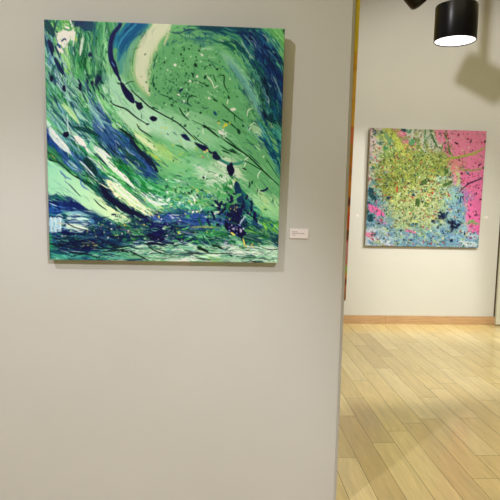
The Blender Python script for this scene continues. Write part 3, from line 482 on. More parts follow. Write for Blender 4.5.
# navy vertical swoosh and its trail of drips
p.stroke([(122, 24), (114, 34), (111, 44), (111, 56), (114, 66), (118, 74)], [3, 4, 4.5, 5, 5.5, 3], (16, 22, 96), (14, 34, 104), dry=.05, taper=(.05, .1))
p.stroke([(113, 60), (115, 68), (119, 78)], [5, 5, 3], (14, 18, 88), dry=0); p.line([(112, 62), (115, 67)], .9, (80, 130, 190)); p.line([(118, 75), (121, 82)], 2.5, (20, 30, 90))
p.stroke([(121, 82), (125, 90), (130, 97), (134, 103)], [2.6, 5.5, 7.5, 4], (14, 18, 80), dry=0, taper=(.1, .1)); p.blob(139.5, 106, 3, 3.6, (12, 18, 82), ang=-.5); p.line([(135, 101), (139, 105)], 2.2, (12, 18, 80)); p.blob(153.5, 118.5, 3.3, 2.5, (12, 18, 84), ang=.4, rag=.15)
p.blob(118.6, 83.6, 1.4, .6, BLK, ang=.5); p.line([(125, 84.5), (130, 82), (134, 81.5)], .8, BLK); p.line([(124, 85), (118, 83)], .8, BLK)
p.line([(111, 101), (113, 104), (120, 107), (126, 109), (136, 117), (147, 124)], 1.2, BLK); p.blob(147.5, 124, 1.6, 1, BLK); p.blob(111, 101.5, 1, 1, DG)
p.line([(131, 90), (140, 98), (150, 107), (162, 114), (178, 123), (190, 134), (196, 140)], 1.2, (24, 70, 50), taper=(.2, .1)); p.line([(137, 124), (140, 129), (146, 133), (152, 137)], 1.2, (24, 84, 50)); p.line([(152, 107), (156, 108.5)], 1.6, DG)
p.line([(123, 99), (130, 107)], .6, (90, 160, 120)); p.line([(141.5, 114), (141.5, 119)], .7, DG)
p.line([(154, 75), (153, 83), (156, 90)], 1.4, (30, 96, 60)); p.blob(154, 85, 1, 2.4, (26, 88, 56)); p.blob(156, 89, .8, 1.2, DG); p.line([(158, 54), (155, 60), (155, 66)], 1.2, (40, 110, 60)); p.line([(168, 60), (158, 66)], .8, (70, 140, 80))
# navy figure
p.stroke([(236, 181), (238.5, 192), (242, 204), (246, 212)], [5, 7, 7, 4], (16, 64, 96), (16, 24, 84), br=1., dry=.15, taper=(.1, .2)); p.poly([(223, 206), (230, 201), (240, 203), (246, 208), (241, 216), (236, 221), (230, 223), (226, 218)], (14, 16, 78), (14, 26, 84), rag=4.5, soft=1.4, tex=8, smooth=False, cell=4)
p.dabs(234, 211, 22, 22, 60, 7, 2.2, [(12, 14, 70), (14, 20, 84), (16, 44, 80), (10, 14, 60)], 1.3, .6, a=.9); p.dabs(234, 212, 22, 20, 16, 5, 1.2, [(34, 110, 80), (40, 70, 140), (60, 150, 100)], .6, .8)
p.poly([(224, 222), (232, 224), (240, 226), (246, 232), (240, 236), (232, 232), (226, 228)], (14, 18, 70), rag=2, soft=1); p.stroke([(246, 215), (242, 220), (239, 225)], [1.2, 1.8, 1], (200, 210, 222), (90, 120, 180), dry=.5); p.specks(236, 228, 7, 5, 18, (.4, 1.1), [(220, 220, 230), (120, 130, 190)])
p.blob(230.5, 169, 3.6, 6, (12, 16, 80), ang=-.35, rag=.1); p.specks(232, 206, 10, 8, 20, (.3, .9), [(40, 80, 120), (50, 140, 110), (150, 160, 90)])
p.dabs(225, 190, 12, 16, 26, 6, 2.4, [(30, 110, 54), (44, 130, 66), (90, 170, 100)], .8, .7); p.line([(231, 232), (235, 235)], 1.8, (200, 196, 90)); p.line([(243, 238), (245, 245)], 1.2, (205, 210, 80)); p.specks(250, 244, 14, 4, 10, (.4, 1), [(210, 190, 70)])
# trail of navy blobs across the middle
p.poly([(181, 134), (186, 134), (189, 138), (191, 141), (186, 140), (182, 137)], (16, 28, 84), rag=.6, soft=1, smooth=False); p.poly([(194, 141), (199, 143), (204, 145), (208, 149), (203, 151), (198, 147), (195, 144)], (18, 44, 70), (16, 20, 80), rag=.8, soft=1, smooth=False); p.poly([(204, 144), (208, 147), (209, 150), (204, 151)], (14, 18, 76), rag=.6, smooth=False)
p.poly([(211, 152), (216, 151), (220, 156), (222, 160), (217, 160), (213, 158)], (14, 18, 84), (20, 60, 60), rag=.8, soft=1, smooth=False); p.line([(207, 149), (213, 154)], 2, (16, 30, 74)); p.specks(206, 151, 3, 2, 3, (.6, 1.3), [(210, 205, 110)]); p.line([(220, 160), (228, 163)], 2, (20, 70, 90))
p.stroke([(220, 159), (228, 163), (238, 163), (246, 159)], [3, 3, 3, 2], (60, 150, 120), (40, 120, 100), a=.8); p.line([(196, 146), (197, 152)], 1.6, (120, 180, 90)); p.blob(203, 157, 1, 1, (160, 110, 110))
# long fine drips
for q, w_ in (([(225, 140), (236, 147), (247, 155), (256, 163), (266, 173), (279, 185)], 1.3), ([(244, 160), (252, 164), (262, 170)], 1.2), ([(179, 107), (183, 114), (189, 120)], 1.6), ([(188, 105), (188, 98), (192, 95.5), (197, 97)], 1.3), ([(203, 125), (209, 129), (219, 137)], 1.8), ([(193, 135), (200, 141), (208, 146)], 1.2),
              ([(222, 104), (228, 109), (234, 114), (244, 122)], 1.3), ([(222, 119), (230, 123), (238, 130)], 1.5), ([(220, 134), (228, 139), (236, 146)], 1.4), ([(219, 75), (224, 76), (224, 84), (228, 92)], 1.3), ([(234, 114), (235, 122)], 1), ([(160, 94), (168, 97), (175, 101)], .9), ([(194, 80), (202, 83), (209, 86)], .9), ([(248, 153), (260, 164)], 1), ([(222, 150), (230, 153)], 1.6), ([(266, 158), (279, 178)], .8), ([(220, 145), (228, 150), (240, 154)], 1.2), ([(220, 136), (230, 144), (242, 152)], 1.1), ([(213, 75), (216, 82)], 1.), ([(192, 120), (203, 125), (216, 130)], .7)):
    p.line(q, w_, (26, 82, 48))
for x_, y_, a_, b_, t_ in ((207, 85.5, 1.6, 1, 0), (238.6, 131, 1.6, 3, -.2), (204.5, 126, 2.2, 1.4, .4), (172, 105, 1.6, 1, .5), (233, 150.5, 4, 1.4, .4), (185, 125.5, 1.6, 1, -.5), (188.3, 110, .7, 1.6, 0), (244.5, 168.5, 2.2, 1, .3), (252, 182, 1, 1.8, .4), (249.5, 185.5, .9, 2, .2), (243, 125.5, 1.2, 1, 0), (273, 200, .6, 2, 0), (205, 77, 1.2, 2, 0), (228.5, 97, 1, 2, -.3), (214.5, 99.5, 2, 1, .7), (200.5, 112.5, 1.4, 1, -.5), (262.5, 99.5, 1.6, 1.2, 0)): p.blob(x_, y_, a_, b_, (22, 72, 50), ang=t_)
p.blob(215, 113, 2.6, 1.4, (30, 80, 110), ang=.9); p.blob(181, 90, 1.4, 2.2, (20, 36, 90), ang=.6)
# specks in the disc
p.specks(190, 80, 44, 44, 170, (.3, .95), [(34, 92, 56), (44, 112, 66), (28, 80, 60)]); p.specks(176, 86, 26, 20, 70, (.4, 1.1), [(34, 92, 60), (40, 104, 70)]); p.specks(214, 90, 60, 80, 120, (.25, .7), [(40, 100, 60)])
for x_, y_, r_ in ((195.5, 65, 1.8), (181, 54.5, 1.1), (183, 61, 1), (164.5, 62.5, 1), (217, 69, 1.2), (193, 74, 1.1), (199, 50.5, 1), (189, 49, .8), (205, 67, .8), (210, 65, 1), (196, 57, .8), (193, 76, 1)): p.blob(x_, y_, r_, r_, (22, 66, 44), rag=.15)
p.specks(200, 82, 60, 40, 60, (.25, .7), [(190, 222, 190), (160, 210, 160)])
for x_, y_, r_ in ((175, 65, 1.5), (202, 55, 1.2), (167.5, 70, .8), (178.5, 94.5, 1.2), (184, 101, 1.1), (209, 98, 1.2), (190, 81, 1.3), (197, 76.5, 1.3), (233, 109, 2.2)): p.blob(x_, y_, r_, r_*.9, (206, 228, 200), rag=.3)
for q in ([(207, 76), (212, 82), (214, 88)], [(214, 88), (218, 85)], [(186, 116), (189, 112)], [(247, 116), (248, 110), (252, 108)], [(244, 160), (248, 157), (250, 158)], [(244, 166), (246, 162)], [(261, 170), (258, 174), (258, 178)], [(205, 180), (206, 172)], [(203, 128), (203, 134)], [(250, 125), (254, 122)], [(249, 130), (251, 126)], [(227, 104), (228, 99)], [(263, 157), (264, 155)], [(221, 131), (226, 135), (223, 138)]): p.line(q, 1., (200, 226, 196))
p.specks(225, 124, 5, 3, 9, (.5, 1.2), [(196, 200, 70)], ell=2); p.specks(223, 132, 4, 4, 9, (.5, 1.4), [(206, 226, 206)], ell=2); p.specks(160, 128, 14, 8, 8, (.4, 1.1), [(180, 200, 90)]); p.specks(190, 150, 30, 20, 20, (.4, .9), [(170, 196, 80)])
for q, w_ in DRIPS: p.line(q, w_, (14, 44, 34))
for q in NAVYB: p.blob(*q, (8, 12, 62), rag=.15)
p.grade(1.12, 130); p.deepen(80, .25, .12)
IMG1 = p.linear(GAIN1, TINT1)

# ------------------------------------------------------------------ painting 2: pink, lime and blue splatter
p = Paint([(370.8, 127.5), (488, 131.2), (477, 248.3), (364.6, 245)], 280, (178, 186, 160), 9)
PK = (222, 128, 162)
p.poly([(368, 126), (384, 127), (392, 140), (378, 165), (366, 190)], (200, 172, 176), (188, 180, 168), dirv=(0, 1), rag=3, soft=4)
p.poly([(392, 126), (402, 128), (414, 142), (420, 152), (408, 150), (396, 138)], (214, 128, 150), (206, 120, 140), rag=2, soft=2)
p.poly([(434, 128), (490, 130), (476, 250), (466, 230), (463, 206), (452, 190), (452, 172), (448, 158), (440, 144)], (222, 140, 160), (232, 108, 176), dirv=(.1, 1), rag=2, soft=3, tex=6)
p.poly([(362, 186), (382, 196), (400, 214), (420, 226), (452, 222), (462, 205), (468, 232), (480, 238), (480, 250), (362, 248)], (112, 150, 170), (126, 168, 196), rag=4, soft=4, tex=14)
p.poly([(440, 182), (458, 186), (464, 204), (464, 222), (446, 222), (436, 204)], (140, 176, 172), (112, 156, 184), rag=4, soft=3)
p.poly([(364, 228), (384, 228), (392, 246), (363, 246)], (196, 206, 216), (176, 194, 210), rag=3, soft=3)
# olive and lime mass
p.poly([(384, 126), (396, 130), (410, 146), (430, 150), (446, 152), (450, 166), (446, 182), (430, 196), (410, 204), (392, 204), (376, 186), (372, 166), (382, 146)], (132, 146, 70), (138, 152, 78), rag=5, soft=5, tex=20)
p.poly([(404, 190), (430, 176), (452, 182), (448, 206), (440, 226), (410, 230), (388, 220), (388, 200)], (176, 188, 124), (164, 184, 140), rag=7, soft=10, tex=24, a=.75)
p.dabs(404, 166, 34, 34, 260, 6, 1.6, [(110, 130, 56), (160, 168, 78), (184, 190, 98), (86, 112, 56), (136, 146, 62), (126, 112, 54), (112, 146, 84)], -.6, .9)
p.dabs(420, 204, 34, 24, 220, 4.5, 1.4, [(196, 206, 150), (150, 170, 100), (206, 210, 160), (110, 140, 80), (170, 190, 140), (210, 205, 110)], .3, 1.)
p.dabs(388, 142, 12, 18, 40, 8, 2.2, [(170, 186, 80), (186, 196, 96), (110, 146, 100)], 1.0, .3); p.stroke([(386, 128), (396, 138), (402, 150), (412, 160)], [4, 6, 6, 4], (186, 194, 84), (160, 176, 80)); p.stroke([(384, 132), (390, 142), (394, 150)], [3, 5, 3], (96, 140, 100), (120, 156, 110))
p.dabs(374, 200, 12, 40, 70, 5, 1.8, [(90, 140, 150), (60, 110, 120), (130, 170, 160), (150, 180, 160)], .8, .7)
p.dabs(425, 236, 54, 10, 150, 6, 1.8, [(96, 146, 190), (140, 180, 205), (70, 120, 160), (160, 190, 190), (176, 196, 130)], .2, .7)
p.dabs(455, 204, 12, 26, 80, 5, 1.6, [(120, 166, 186), (150, 186, 190), (96, 140, 170), (176, 200, 160)], 1., .7)
p.dabs(376, 156, 10, 34, 60, 4, 1.6, [(170, 184, 160), (150, 176, 130), (196, 190, 176), (190, 170, 170)], .8, .8)
# white runs at the top
for q, w_ in (([(411, 129), (411, 135), (414, 138)], 7), ([(420, 131), (423, 140), (422, 148), (425, 152)], 4), ([(427, 133), (431, 141), (434, 149)], [4, 6, 3])): p.stroke(q, w_, (206, 206, 184), (186, 196, 176), dry=.15)
for x_, y_, r_, c in ((404, 129.5, 2.2, (46, 110, 104)), (409.5, 131.5, 2, (70, 130, 96)), (382, 132, 1.8, (70, 120, 84)), (375, 132.5, 1.4, (34, 66, 100)), (380.5, 144, 1.4, (34, 70, 60)), (374, 145.5, 1.5, (90, 120, 90)), (386, 148, 1.5, (50, 130, 90)), (372.5, 168, 2, (34, 100, 90)), (412, 142, 3, (90, 150, 100)), (417, 140, 2, (100, 140, 70))): p.blob(x_, y_, r_, r_, c, rag=.3)
p.stroke([(426, 129), (425, 140), (427, 150)], 1.8, (90, 136, 90)); p.stroke([(430, 129), (434, 140), (438, 148)], [1.6, 2, 1.6], (70, 110, 66)); p.stroke([(417, 138), (420, 148), (424, 152)], 3, (110, 140, 80)); p.stroke([(445, 133), (448, 142), (450, 152), (454, 158)], [2, 1.8, 2, 2], (80, 116, 66), (110, 140, 70), dry=0)
p.stroke([(486, 148), (474, 154), (462, 157), (450, 159), (440, 164)], [1.6, 2.2, 2.4, 3, 3], (190, 190, 110), (150, 160, 80), dry=0); p.stroke([(484, 169), (472, 171), (460, 170), (450, 172)], [1, 2, 3, 4], (170, 160, 110), (186, 180, 130)); p.blob(483.5, 168.5, 2, 1.2, (60, 66, 60)); p.blob(481, 179, 1.6, 1, (40, 80, 90))
p.line([(482, 179), (472, 183), (466, 186), (458, 194)], 1.1, (90, 60, 90), taper=(.1, .2)); p.line([(448, 178), (453, 172), (458, 168)], 1.1, (110, 70, 60)); p.line([(390, 178), (384, 184)], 1, (50, 60, 90)); p.line([(396, 156), (399, 160)], 1.2, (150, 50, 60))
p.stroke([(455, 170), (459, 180), (456, 188)], 4, (176, 196, 140), (190, 200, 150)); p.poly([(446, 162), (462, 160), (466, 166), (452, 172)], (206, 140, 130), rag=2, soft=2, a=.7); p.poly([(462, 192), (472, 194), (474, 200), (465, 200)], (176, 120, 180), rag=2, soft=2, a=.7)
p.stroke([(466, 224), (472, 222), (476, 226)], 3, (140, 180, 110), (120, 160, 100)); p.stroke([(458, 232), (470, 236), (478, 238)], 6, (140, 176, 196), (200, 214, 220)); p.stroke([(458, 242), (466, 244), (476, 245)], 5, (220, 226, 226), (170, 200, 205))
# dark teal and pink accents at the left
for q in ((371, 191, 3, 3.4), (373, 197, 3, 3), (368.5, 203, 2, 1.4), (388, 198, 2, 2), (370, 218, 3, 3.4), (366.5, 211, 2, 3)): p.blob(*q, (34, 84, 100), rag=.5)
p.poly([(368, 204), (376, 207), (383, 213), (385, 217), (378, 215), (370, 211)], (230, 110, 166), rag=.8, soft=1.2, smooth=False); p.stroke([(374, 218), (380, 221), (386, 224)], 3, (200, 130, 170), (150, 140, 180)); p.stroke([(365, 232), (370, 235), (374, 233)], 4.5, (224, 140, 170)); p.stroke([(404, 230), (412, 232), (416, 234)], 2.6, (206, 120, 160)); p.stroke([(376, 213), (384, 216)], 1.4, (220, 90, 150))
for q in ((441, 216, 4.2, 3.6), (453, 226, 4.5, 4), (449, 222, 3, 2.4), (432.5, 222, 2, 2.6), (450, 240.5, 2, 1.2), (464, 234, 1.8, 1.4), (413, 196, 1.6, 1.8), (413, 192, 1, 1.6), (430, 240, 1, 1), (410, 240, 1.5, 1), (460, 200, 1, 2)): p.blob(*q, (24, 44, 84), rag=.45)
for q in ((417, 203, 3, 3.4), (424, 183, 3.5, 2), (446, 172, 2, 3), (448, 184, 2.6, 2.4), (425, 205, 2.4, 1.6), (380, 178, 2, 1.2), (443, 168, 2, 2)): p.blob(*q, (84, 116, 60), rag=.5)
p.blob(441, 179, 4.5, 3.4, (160, 186, 164), rag=.4)
# splatter
FL2 = p.flow([(380, 140, 1.0), (405, 150, -.6), (395, 180, -.9), (425, 165, -.4), (430, 200, .3), (380, 200, .6), (400, 235, .1), (450, 235, .2), (460, 190, 1.2), (475, 160, 1.3), (440, 140, 1.2)])
dk = lambda u, v: 1. if (u < .72 or v > .85) else .25
p.texture(2600, FL2, (1.5, 6), (.5, 1.6), 26, [(92, 112, 56), (70, 96, 66), (200, 206, 150), (130, 110, 60), (110, 150, 120)], .22, dk, sd=.9)
p.specks(416, 184, 60, 60, 560, (.28, .85), [(60, 80, 60), (34, 50, 70), (80, 100, 50), (40, 90, 80)], gauss=True)
p.specks(416, 186, 60, 56, 260, (.28, .75), [(176, 50, 56), (190, 70, 50), (150, 60, 60)])
p.specks(416, 194, 60, 56, 320, (.28, .8), [(214, 216, 160), (222, 226, 214), (210, 200, 90), (226, 214, 120)])
p.specks(420, 216, 52, 34, 300, (.28, .9), [(40, 60, 84), (60, 110, 80), (196, 60, 60), (214, 214, 100), (30, 60, 60)], gauss=False)
p.specks(372, 180, 9, 60, 110, (.3, .9), [(40, 70, 70), (176, 70, 80), (60, 110, 80)], gauss=False)
p.specks(465, 160, 20, 34, 60, (.3, .95), [(120, 36, 80), (70, 24, 50), (176, 50, 84)], gauss=False); p.specks(472, 205, 9, 34, 30, (.35, .95), [(90, 24, 60), (150, 30, 90)], gauss=False)
p.blob(471.5, 141.5, .9, 1.5, (60, 24, 50), ang=.3); p.blob(457, 143.5, 2, .8, (50, 30, 40), ang=.4); p.blob(480, 165.5, 1.8, .8, (60, 20, 50), ang=-.6); p.blob(486, 142, 1.1, 1.1, (70, 30, 60)); p.blob(397, 190, .9, 3, (176, 60, 50)); p.blob(381, 220, .9, 1.6, (180, 50, 70))
p.specks(420, 244, 54, 3, 60, (.3, .8), [(40, 60, 100), (60, 100, 90), (190, 60, 80), (220, 226, 226)], gauss=False)
p.texture(1500, FL2, (.8, 3), (.4, .9), 34, [(56, 70, 44), (90, 106, 50), (206, 206, 160), (140, 64, 50), (50, 84, 88)], .42, dk, sd=1.2)
p.warp(2, .4)
p.stroke([(486, 148), (474, 154), (462, 157), (450, 159), (440, 164)], [1.4, 2, 2.2, 2.4, 2], (186, 186, 104), (140, 150, 70), dry=.1, a=.9); p.line([(482, 179), (472, 183), (466, 186), (458, 194)], 1.1, (80, 50, 84)); p.stroke([(484, 169), (472, 171), (460, 170)], [1, 1.6, 2.4], (150, 140, 100), (176, 170, 124), a=.8)
for q in ((371, 191, 2.6, 3), (373, 197, 2.4, 2.6), (370, 218, 2.6, 3), (404, 129.5, 2, 2), (388, 198, 1.6, 1.6)): p.blob(*q, (28, 78, 92), rag=.6)
for q in ((441, 216, 3.6, 3.2), (453, 226, 3.8, 3.6), (449, 222, 2.4, 2)): p.blob(*q, (16, 32, 74), rag=.7, a=.9)
for q in ((417, 203, 2.6, 3), (424, 183, 3.2, 1.8), (446, 172, 1.8, 2.8), (448, 184, 2.4, 2)): p.blob(*q, (78, 108, 54), rag=.6)
p.poly([(368, 204), (376, 207), (383, 213), (385, 217), (378, 215), (370, 211)], (230, 110, 166), rag=1, soft=1.2, smooth=False, a=.8)
p.dabs(377, 211, 14, 12, 20, 4, 1, [(90, 140, 160), (230, 110, 166), (40, 90, 100)], .6, .8)
p.dabs(447, 221, 20, 14, 40, 3, 1.2, [(16, 32, 74), (30, 50, 84), (96, 140, 170), (150, 180, 130)], .5, 1.)
p.specks(408, 176, 60, 56, 420, (.25, .6), [(46, 60, 36), (30, 44, 50), (90, 60, 40)])
p.grade(1.1, 145); p.deepen(100, .25, 0)
IMG2 = p.linear(GAIN2, TINT2)

# ------------------------------------------------------------------ painting 3: only its near edge shows; the front carries the same warm colours on
p = Paint([(0, 0), (100, 0), (100, 200), (0, 200)], 200, (188, 140, 60), 21)
NN = p.N; ygrad = p.yy/(NN-1)
st = [(0, (172, 160, 50)), (.38, (170, 150, 44)), (.48, (196, 140, 66)), (.62, (196, 132, 54)), (.70, (180, 96, 36)), (.78, (190, 120, 44)), (.84, (206, 90, 60)), (.87, (190, 96, 70)), (.90, (190, 130, 50)), (.94, (186, 120, 60)), (1., (110, 70, 40))]
for ch in range(3): p.buf[..., ch] = np.interp(ygrad, [a for a, _ in st], [c[ch] for _, c in st])
for k in range(220):
    x_, y_ = p.rng.random()*100, p.rng.random()*200; i_ = int(np.clip(y_/200*NN, 0, NN-1)); c = p.buf[i_, 0]+p.rng.normal(size=3)*16
    p.stroke([(x_-6, y_-8), (x_, y_+2), (x_+5, y_+12)], p.rng.uniform(2, 6), c, c*.85, a=.7)
p.specks(58, 150, 50, 60, 240, (.3, 1.3), [(120, 50, 30), (220, 90, 110), (90, 150, 70), (220, 190, 60), (60, 60, 40)], gauss=False)
for y_, c, r_ in ((172, (222, 96, 110), 2.4), (176, (226, 120, 130), 2.4), (181, (220, 110, 110), 2), (166, (96, 60, 40), 1.6), (184, (130, 160, 80), 1), (150, (90, 50, 40), 1), (158, (120, 60, 40), 1), (160, (200, 70, 40), 2), (190, (90, 50, 40), .8)): p.blob(.3, y_, r_*.7, r_, c)
IMG3 = p.linear(GAIN3, (1, 1, 1))


def canvas_mesh(name, Wd, Hd, T, img, m, parent, side=None, side_soft=.0):
    """stretched canvas: painted front grid at local y=-T (facing -Y), wrapped sides, closed back; x 0..Wd, z 0..Hd"""
    N = img.shape[0]; r = .003
    g = np.linspace(0, 1, N)
    U, V = np.meshgrid(g, g)                       # row 0 = top
    X = U*Wd; Z = (1-V)*Hd; Y = np.full_like(X, -T)
    e = np.minimum(np.minimum(X, Wd-X), np.minimum(Z, Hd-Z))
    Y = Y+np.where(e < r, r-np.sqrt(np.maximum(r*r-(r-e)**2, 0)), 0)
    front = np.stack([X, Y, Z], -1).reshape(-1, 3)
    idx = np.arange(N*N).reshape(N, N)
    a = idx[:-1, :-1].ravel(); b = idx[:-1, 1:].ravel(); c = idx[1:, 1:].ravel(); d = idx[1:, :-1].ravel()
    faces = [np.stack([a, d, c, b], 1)]
    ring = np.r_[idx[0, :-1], idx[:-1, -1], idx[-1, :0:-1], idx[:0:-1, 0]]
    verts = [front]; cols = [img.reshape(-1, 3)]; off = N*N
    prev = ring; n = len(ring)
    for k, yy in enumerate((-T+r*1.6, -T*.5, 0.)):
        p = front[ring].copy(); p[:, 1] = yy; verts.append(p)
        cc = img.reshape(-1, 3)[ring] if side is None else np.ones((n, 3))*side[None] if side.ndim == 1 else side
        cols.append(cc); cur = off+np.arange(n); off += n
        nx = np.roll(cur, -1); pn = np.roll(prev, -1)
        faces.append(np.stack([prev, pn, nx, cur], 1)); prev = cur
    back = off; p = front[ring].mean(0); p[1] = 0; verts.append(p[None]); cols.append(np.array([[.6, .57, .5]]))
    V_ = np.vstack(verts); Cc = np.vstack(cols); Q = np.vstack(faces)
    tri = np.stack([prev, np.roll(prev, -1), np.full(n, back)], 1)
    me = bpy.data.meshes.new(name)
    me.vertices.add(len(V_)); me.vertices.foreach_set('co', V_.ravel())
    loops = np.r_[Q.ravel(), tri.ravel()]; me.loops.add(len(loops)); me.loops.foreach_set('vertex_index', loops)
    st = np.r_[np.arange(len(Q))*4, len(Q)*4+np.arange(len(tri))*3]
    me.polygons.add(len(st)); me.polygons.foreach_set('loop_start', st)
    me.update(calc_edges=True); me.validate()
    at = me.color_attributes.new('paint', 'FLOAT_COLOR', 'POINT')
    at.data.foreach_set('color', np.c_[Cc, np.ones(len(Cc))].ravel())
    me.materials.append(m)
    o = bpy.data.objects.new(name, me); COL.objects.link(o); o.parent = parent
    return o

def paint_mat(name, rough=.45, bump=.25, scale=180):
    M = bpy.data.materials.new(name); M.use_nodes = True; nt = M.node_tree; b = nt.nodes['Principled BSDF']
    at = nt.nodes.new('ShaderNodeAttribute'); at.attribute_name = 'paint'
    nt.links.new(at.outputs['Color'], b.inputs['Base Color'])
    b.inputs['Roughness'].default_value = rough; b.inputs['Specular IOR Level'].default_value = .18
    tc = nt.nodes.new('ShaderNodeTexCoord'); n = nt.nodes.new('ShaderNodeTexNoise'); n.inputs['Scale'].default_value = scale
    nt.links.new(tc.outputs['Object'], n.inputs['Vector'])
    bp = nt.nodes.new('ShaderNodeBump'); bp.inputs['Strength'].default_value = bump; bp.inputs['Distance'].default_value = .001
    nt.links.new(n.outputs['Fac'], bp.inputs['Height']); nt.links.new(bp.outputs[0], b.inputs['Normal'])
    return M

# ------------------------------------------------------------------ materials
M_wall = mat('wall_paint', (200, 200, 198), .85, noise=.012, nscale=3, bump=.12, bscale=220, spec=.2)
M_far = mat('far_wall_paint', (207, 206, 202), .85, noise=.012, nscale=3, bump=.1, bscale=220, spec=.2)
M_ceil = mat('ceiling_paint', (225, 222, 212), .9)
M_base = mat('oak_baseboard', (188, 152, 114), .4, noise=.16, nscale=6, stretch=(1, 4, 14), spec=.4)
M_gap = mat('dark_gap', (70, 58, 40), .8)
M_black = mat('black_lamp_metal', (10, 11, 20), .3, metal=.0, noise=.05, spec=.3)
M_card = mat('white_card', (236, 228, 232), .7)
M_ink = mat('grey_print', (110, 106, 112), .8)
M_wood = mat('stretcher_pine', (200, 170, 120), .7, noise=.1, nscale=10, stretch=(1, 1, 8))
M_panel = mat('white_panel_paint', (222, 222, 208), .7, noise=.01)
M_paint = paint_mat('acrylic_paint_on_canvas')

# ------------------------------------------------------------------ room
XL, XR, YB = -3.2, 5.2, -2.2
struct(boxobj('wall_back', M_far, (XL, XR, DF, DF+.12, 0, H)))
struct(boxobj('wall_left', M_wall, (XL-.12, XL, YB, DF+.12, 0, H)))
struct(boxobj('wall_right', M_far, (XR, XR+.12, YB, DF+.12, 0, H)))
struct(boxobj('wall_rear', M_wall, (XL-.12, XR+.12, YB-.12, YB, 0, H)))
struct(boxobj('ceiling', M_ceil, (XL-.12, XR+.12, YB-.12, DF+.12, H, H+.1)))

# partition wall with a chamfered corner bead
XC = .5561; CH = .0178; PY1 = 4.0
bm = bmesh.new()
prof = [(XL, DP), (XC, DP), (XC+CH, DP+CH), (XC+CH, PY1), (XL, PY1)]
lo = [bm.verts.new((x, y, 0)) for x, y in prof]; hi = [bm.verts.new((x, y, H)) for x, y in prof]
for i in range(len(prof)):
    j = (i+1) % len(prof); bm.faces.new((lo[i], lo[j], hi[j], hi[i]))
bm.faces.new(hi); bm.faces.new(lo[::-1])
struct(obj('wall_front', bm, M_wall))
SX = XC+CH

# floor: boards laid along the depth of the room, every board its own quad over a dark sub-floor
fm = bpy.data.materials.new('maple_floor'); fm.use_nodes = True
nt = fm.node_tree; b = nt.nodes['Principled BSDF']
at = nt.nodes.new('ShaderNodeAttribute'); at.attribute_name = 'board'
geo = nt.nodes.new('ShaderNodeTexCoord'); mp = nt.nodes.new('ShaderNodeMapping'); mp.inputs['Scale'].default_value = (16, 1.6, 1)
add = nt.nodes.new('ShaderNodeVectorMath'); add.operation = 'ADD'
sc = nt.nodes.new('ShaderNodeVectorMath'); sc.operation = 'SCALE'; sc.inputs['Scale'].default_value = 37
nt.links.new(at.outputs['Color'], sc.inputs[0]); nt.links.new(geo.outputs['Object'], mp.inputs['Vector'])
nt.links.new(mp.outputs[0], add.inputs[0]); nt.links.new(sc.outputs[0], add.inputs[1])
n1 = nt.nodes.new('ShaderNodeTexNoise'); n1.inputs['Scale'].default_value = 1.6; n1.inputs['Detail'].default_value = 5; n1.inputs['Roughness'].default_value = .6
n1.inputs['Distortion'].default_value = .6
nt.links.new(add.outputs[0], n1.inputs['Vector'])
n3 = nt.nodes.new('ShaderNodeTexNoise'); n3.inputs['Scale'].default_value = 7; n3.inputs['Detail'].default_value = 3
nt.links.new(add.outputs[0], n3.inputs['Vector'])
mr = nt.nodes.new('ShaderNodeMapRange'); mr.inputs['From Min'].default_value = .3; mr.inputs['From Max'].default_value = .7
mr.inputs['To Min'].default_value = .86; mr.inputs['To Max'].default_value = 1.08
nt.links.new(n1.outputs['Fac'], mr.inputs['Value'])
mr3 = nt.nodes.new('ShaderNodeMapRange'); mr3.inputs['From Min'].default_value = .3; mr3.inputs['From Max'].default_value = .7
mr3.inputs['To Min'].default_value = .95; mr3.inputs['To Max'].default_value = 1.03
nt.links.new(n3.outputs['Fac'], mr3.inputs['Value'])
mul = nt.nodes.new('ShaderNodeMath'); mul.operation = 'MULTIPLY'
nt.links.new(mr.outputs[0], mul.inputs[0]); nt.links.new(mr3.outputs[0], mul.inputs[1])
ms = nt.nodes.new('ShaderNodeVectorMath'); ms.operation = 'SCALE'
nt.links.new(at.outputs['Color'], ms.inputs[0]); nt.links.new(mul.outputs[0], ms.inputs['Scale'])
nt.links.new(ms.outputs[0], b.inputs['Base Color'])
b.inputs['Coat Weight'].default_value = .5; b.inputs['Coat Roughness'].default_value = .1; b.inputs['Roughness'].default_value = .3; b.inputs['Specular IOR Level'].default_value = .45
bpn = nt.nodes.new('ShaderNodeBump'); bpn.inputs['Strength'].default_value = .08; bpn.inputs['Distance'].default_value = .001
nt.links.new(n1.outputs['Fac'], bpn.inputs['Height']); nt.links.new(bpn.outputs[0], b.inputs['Normal'])

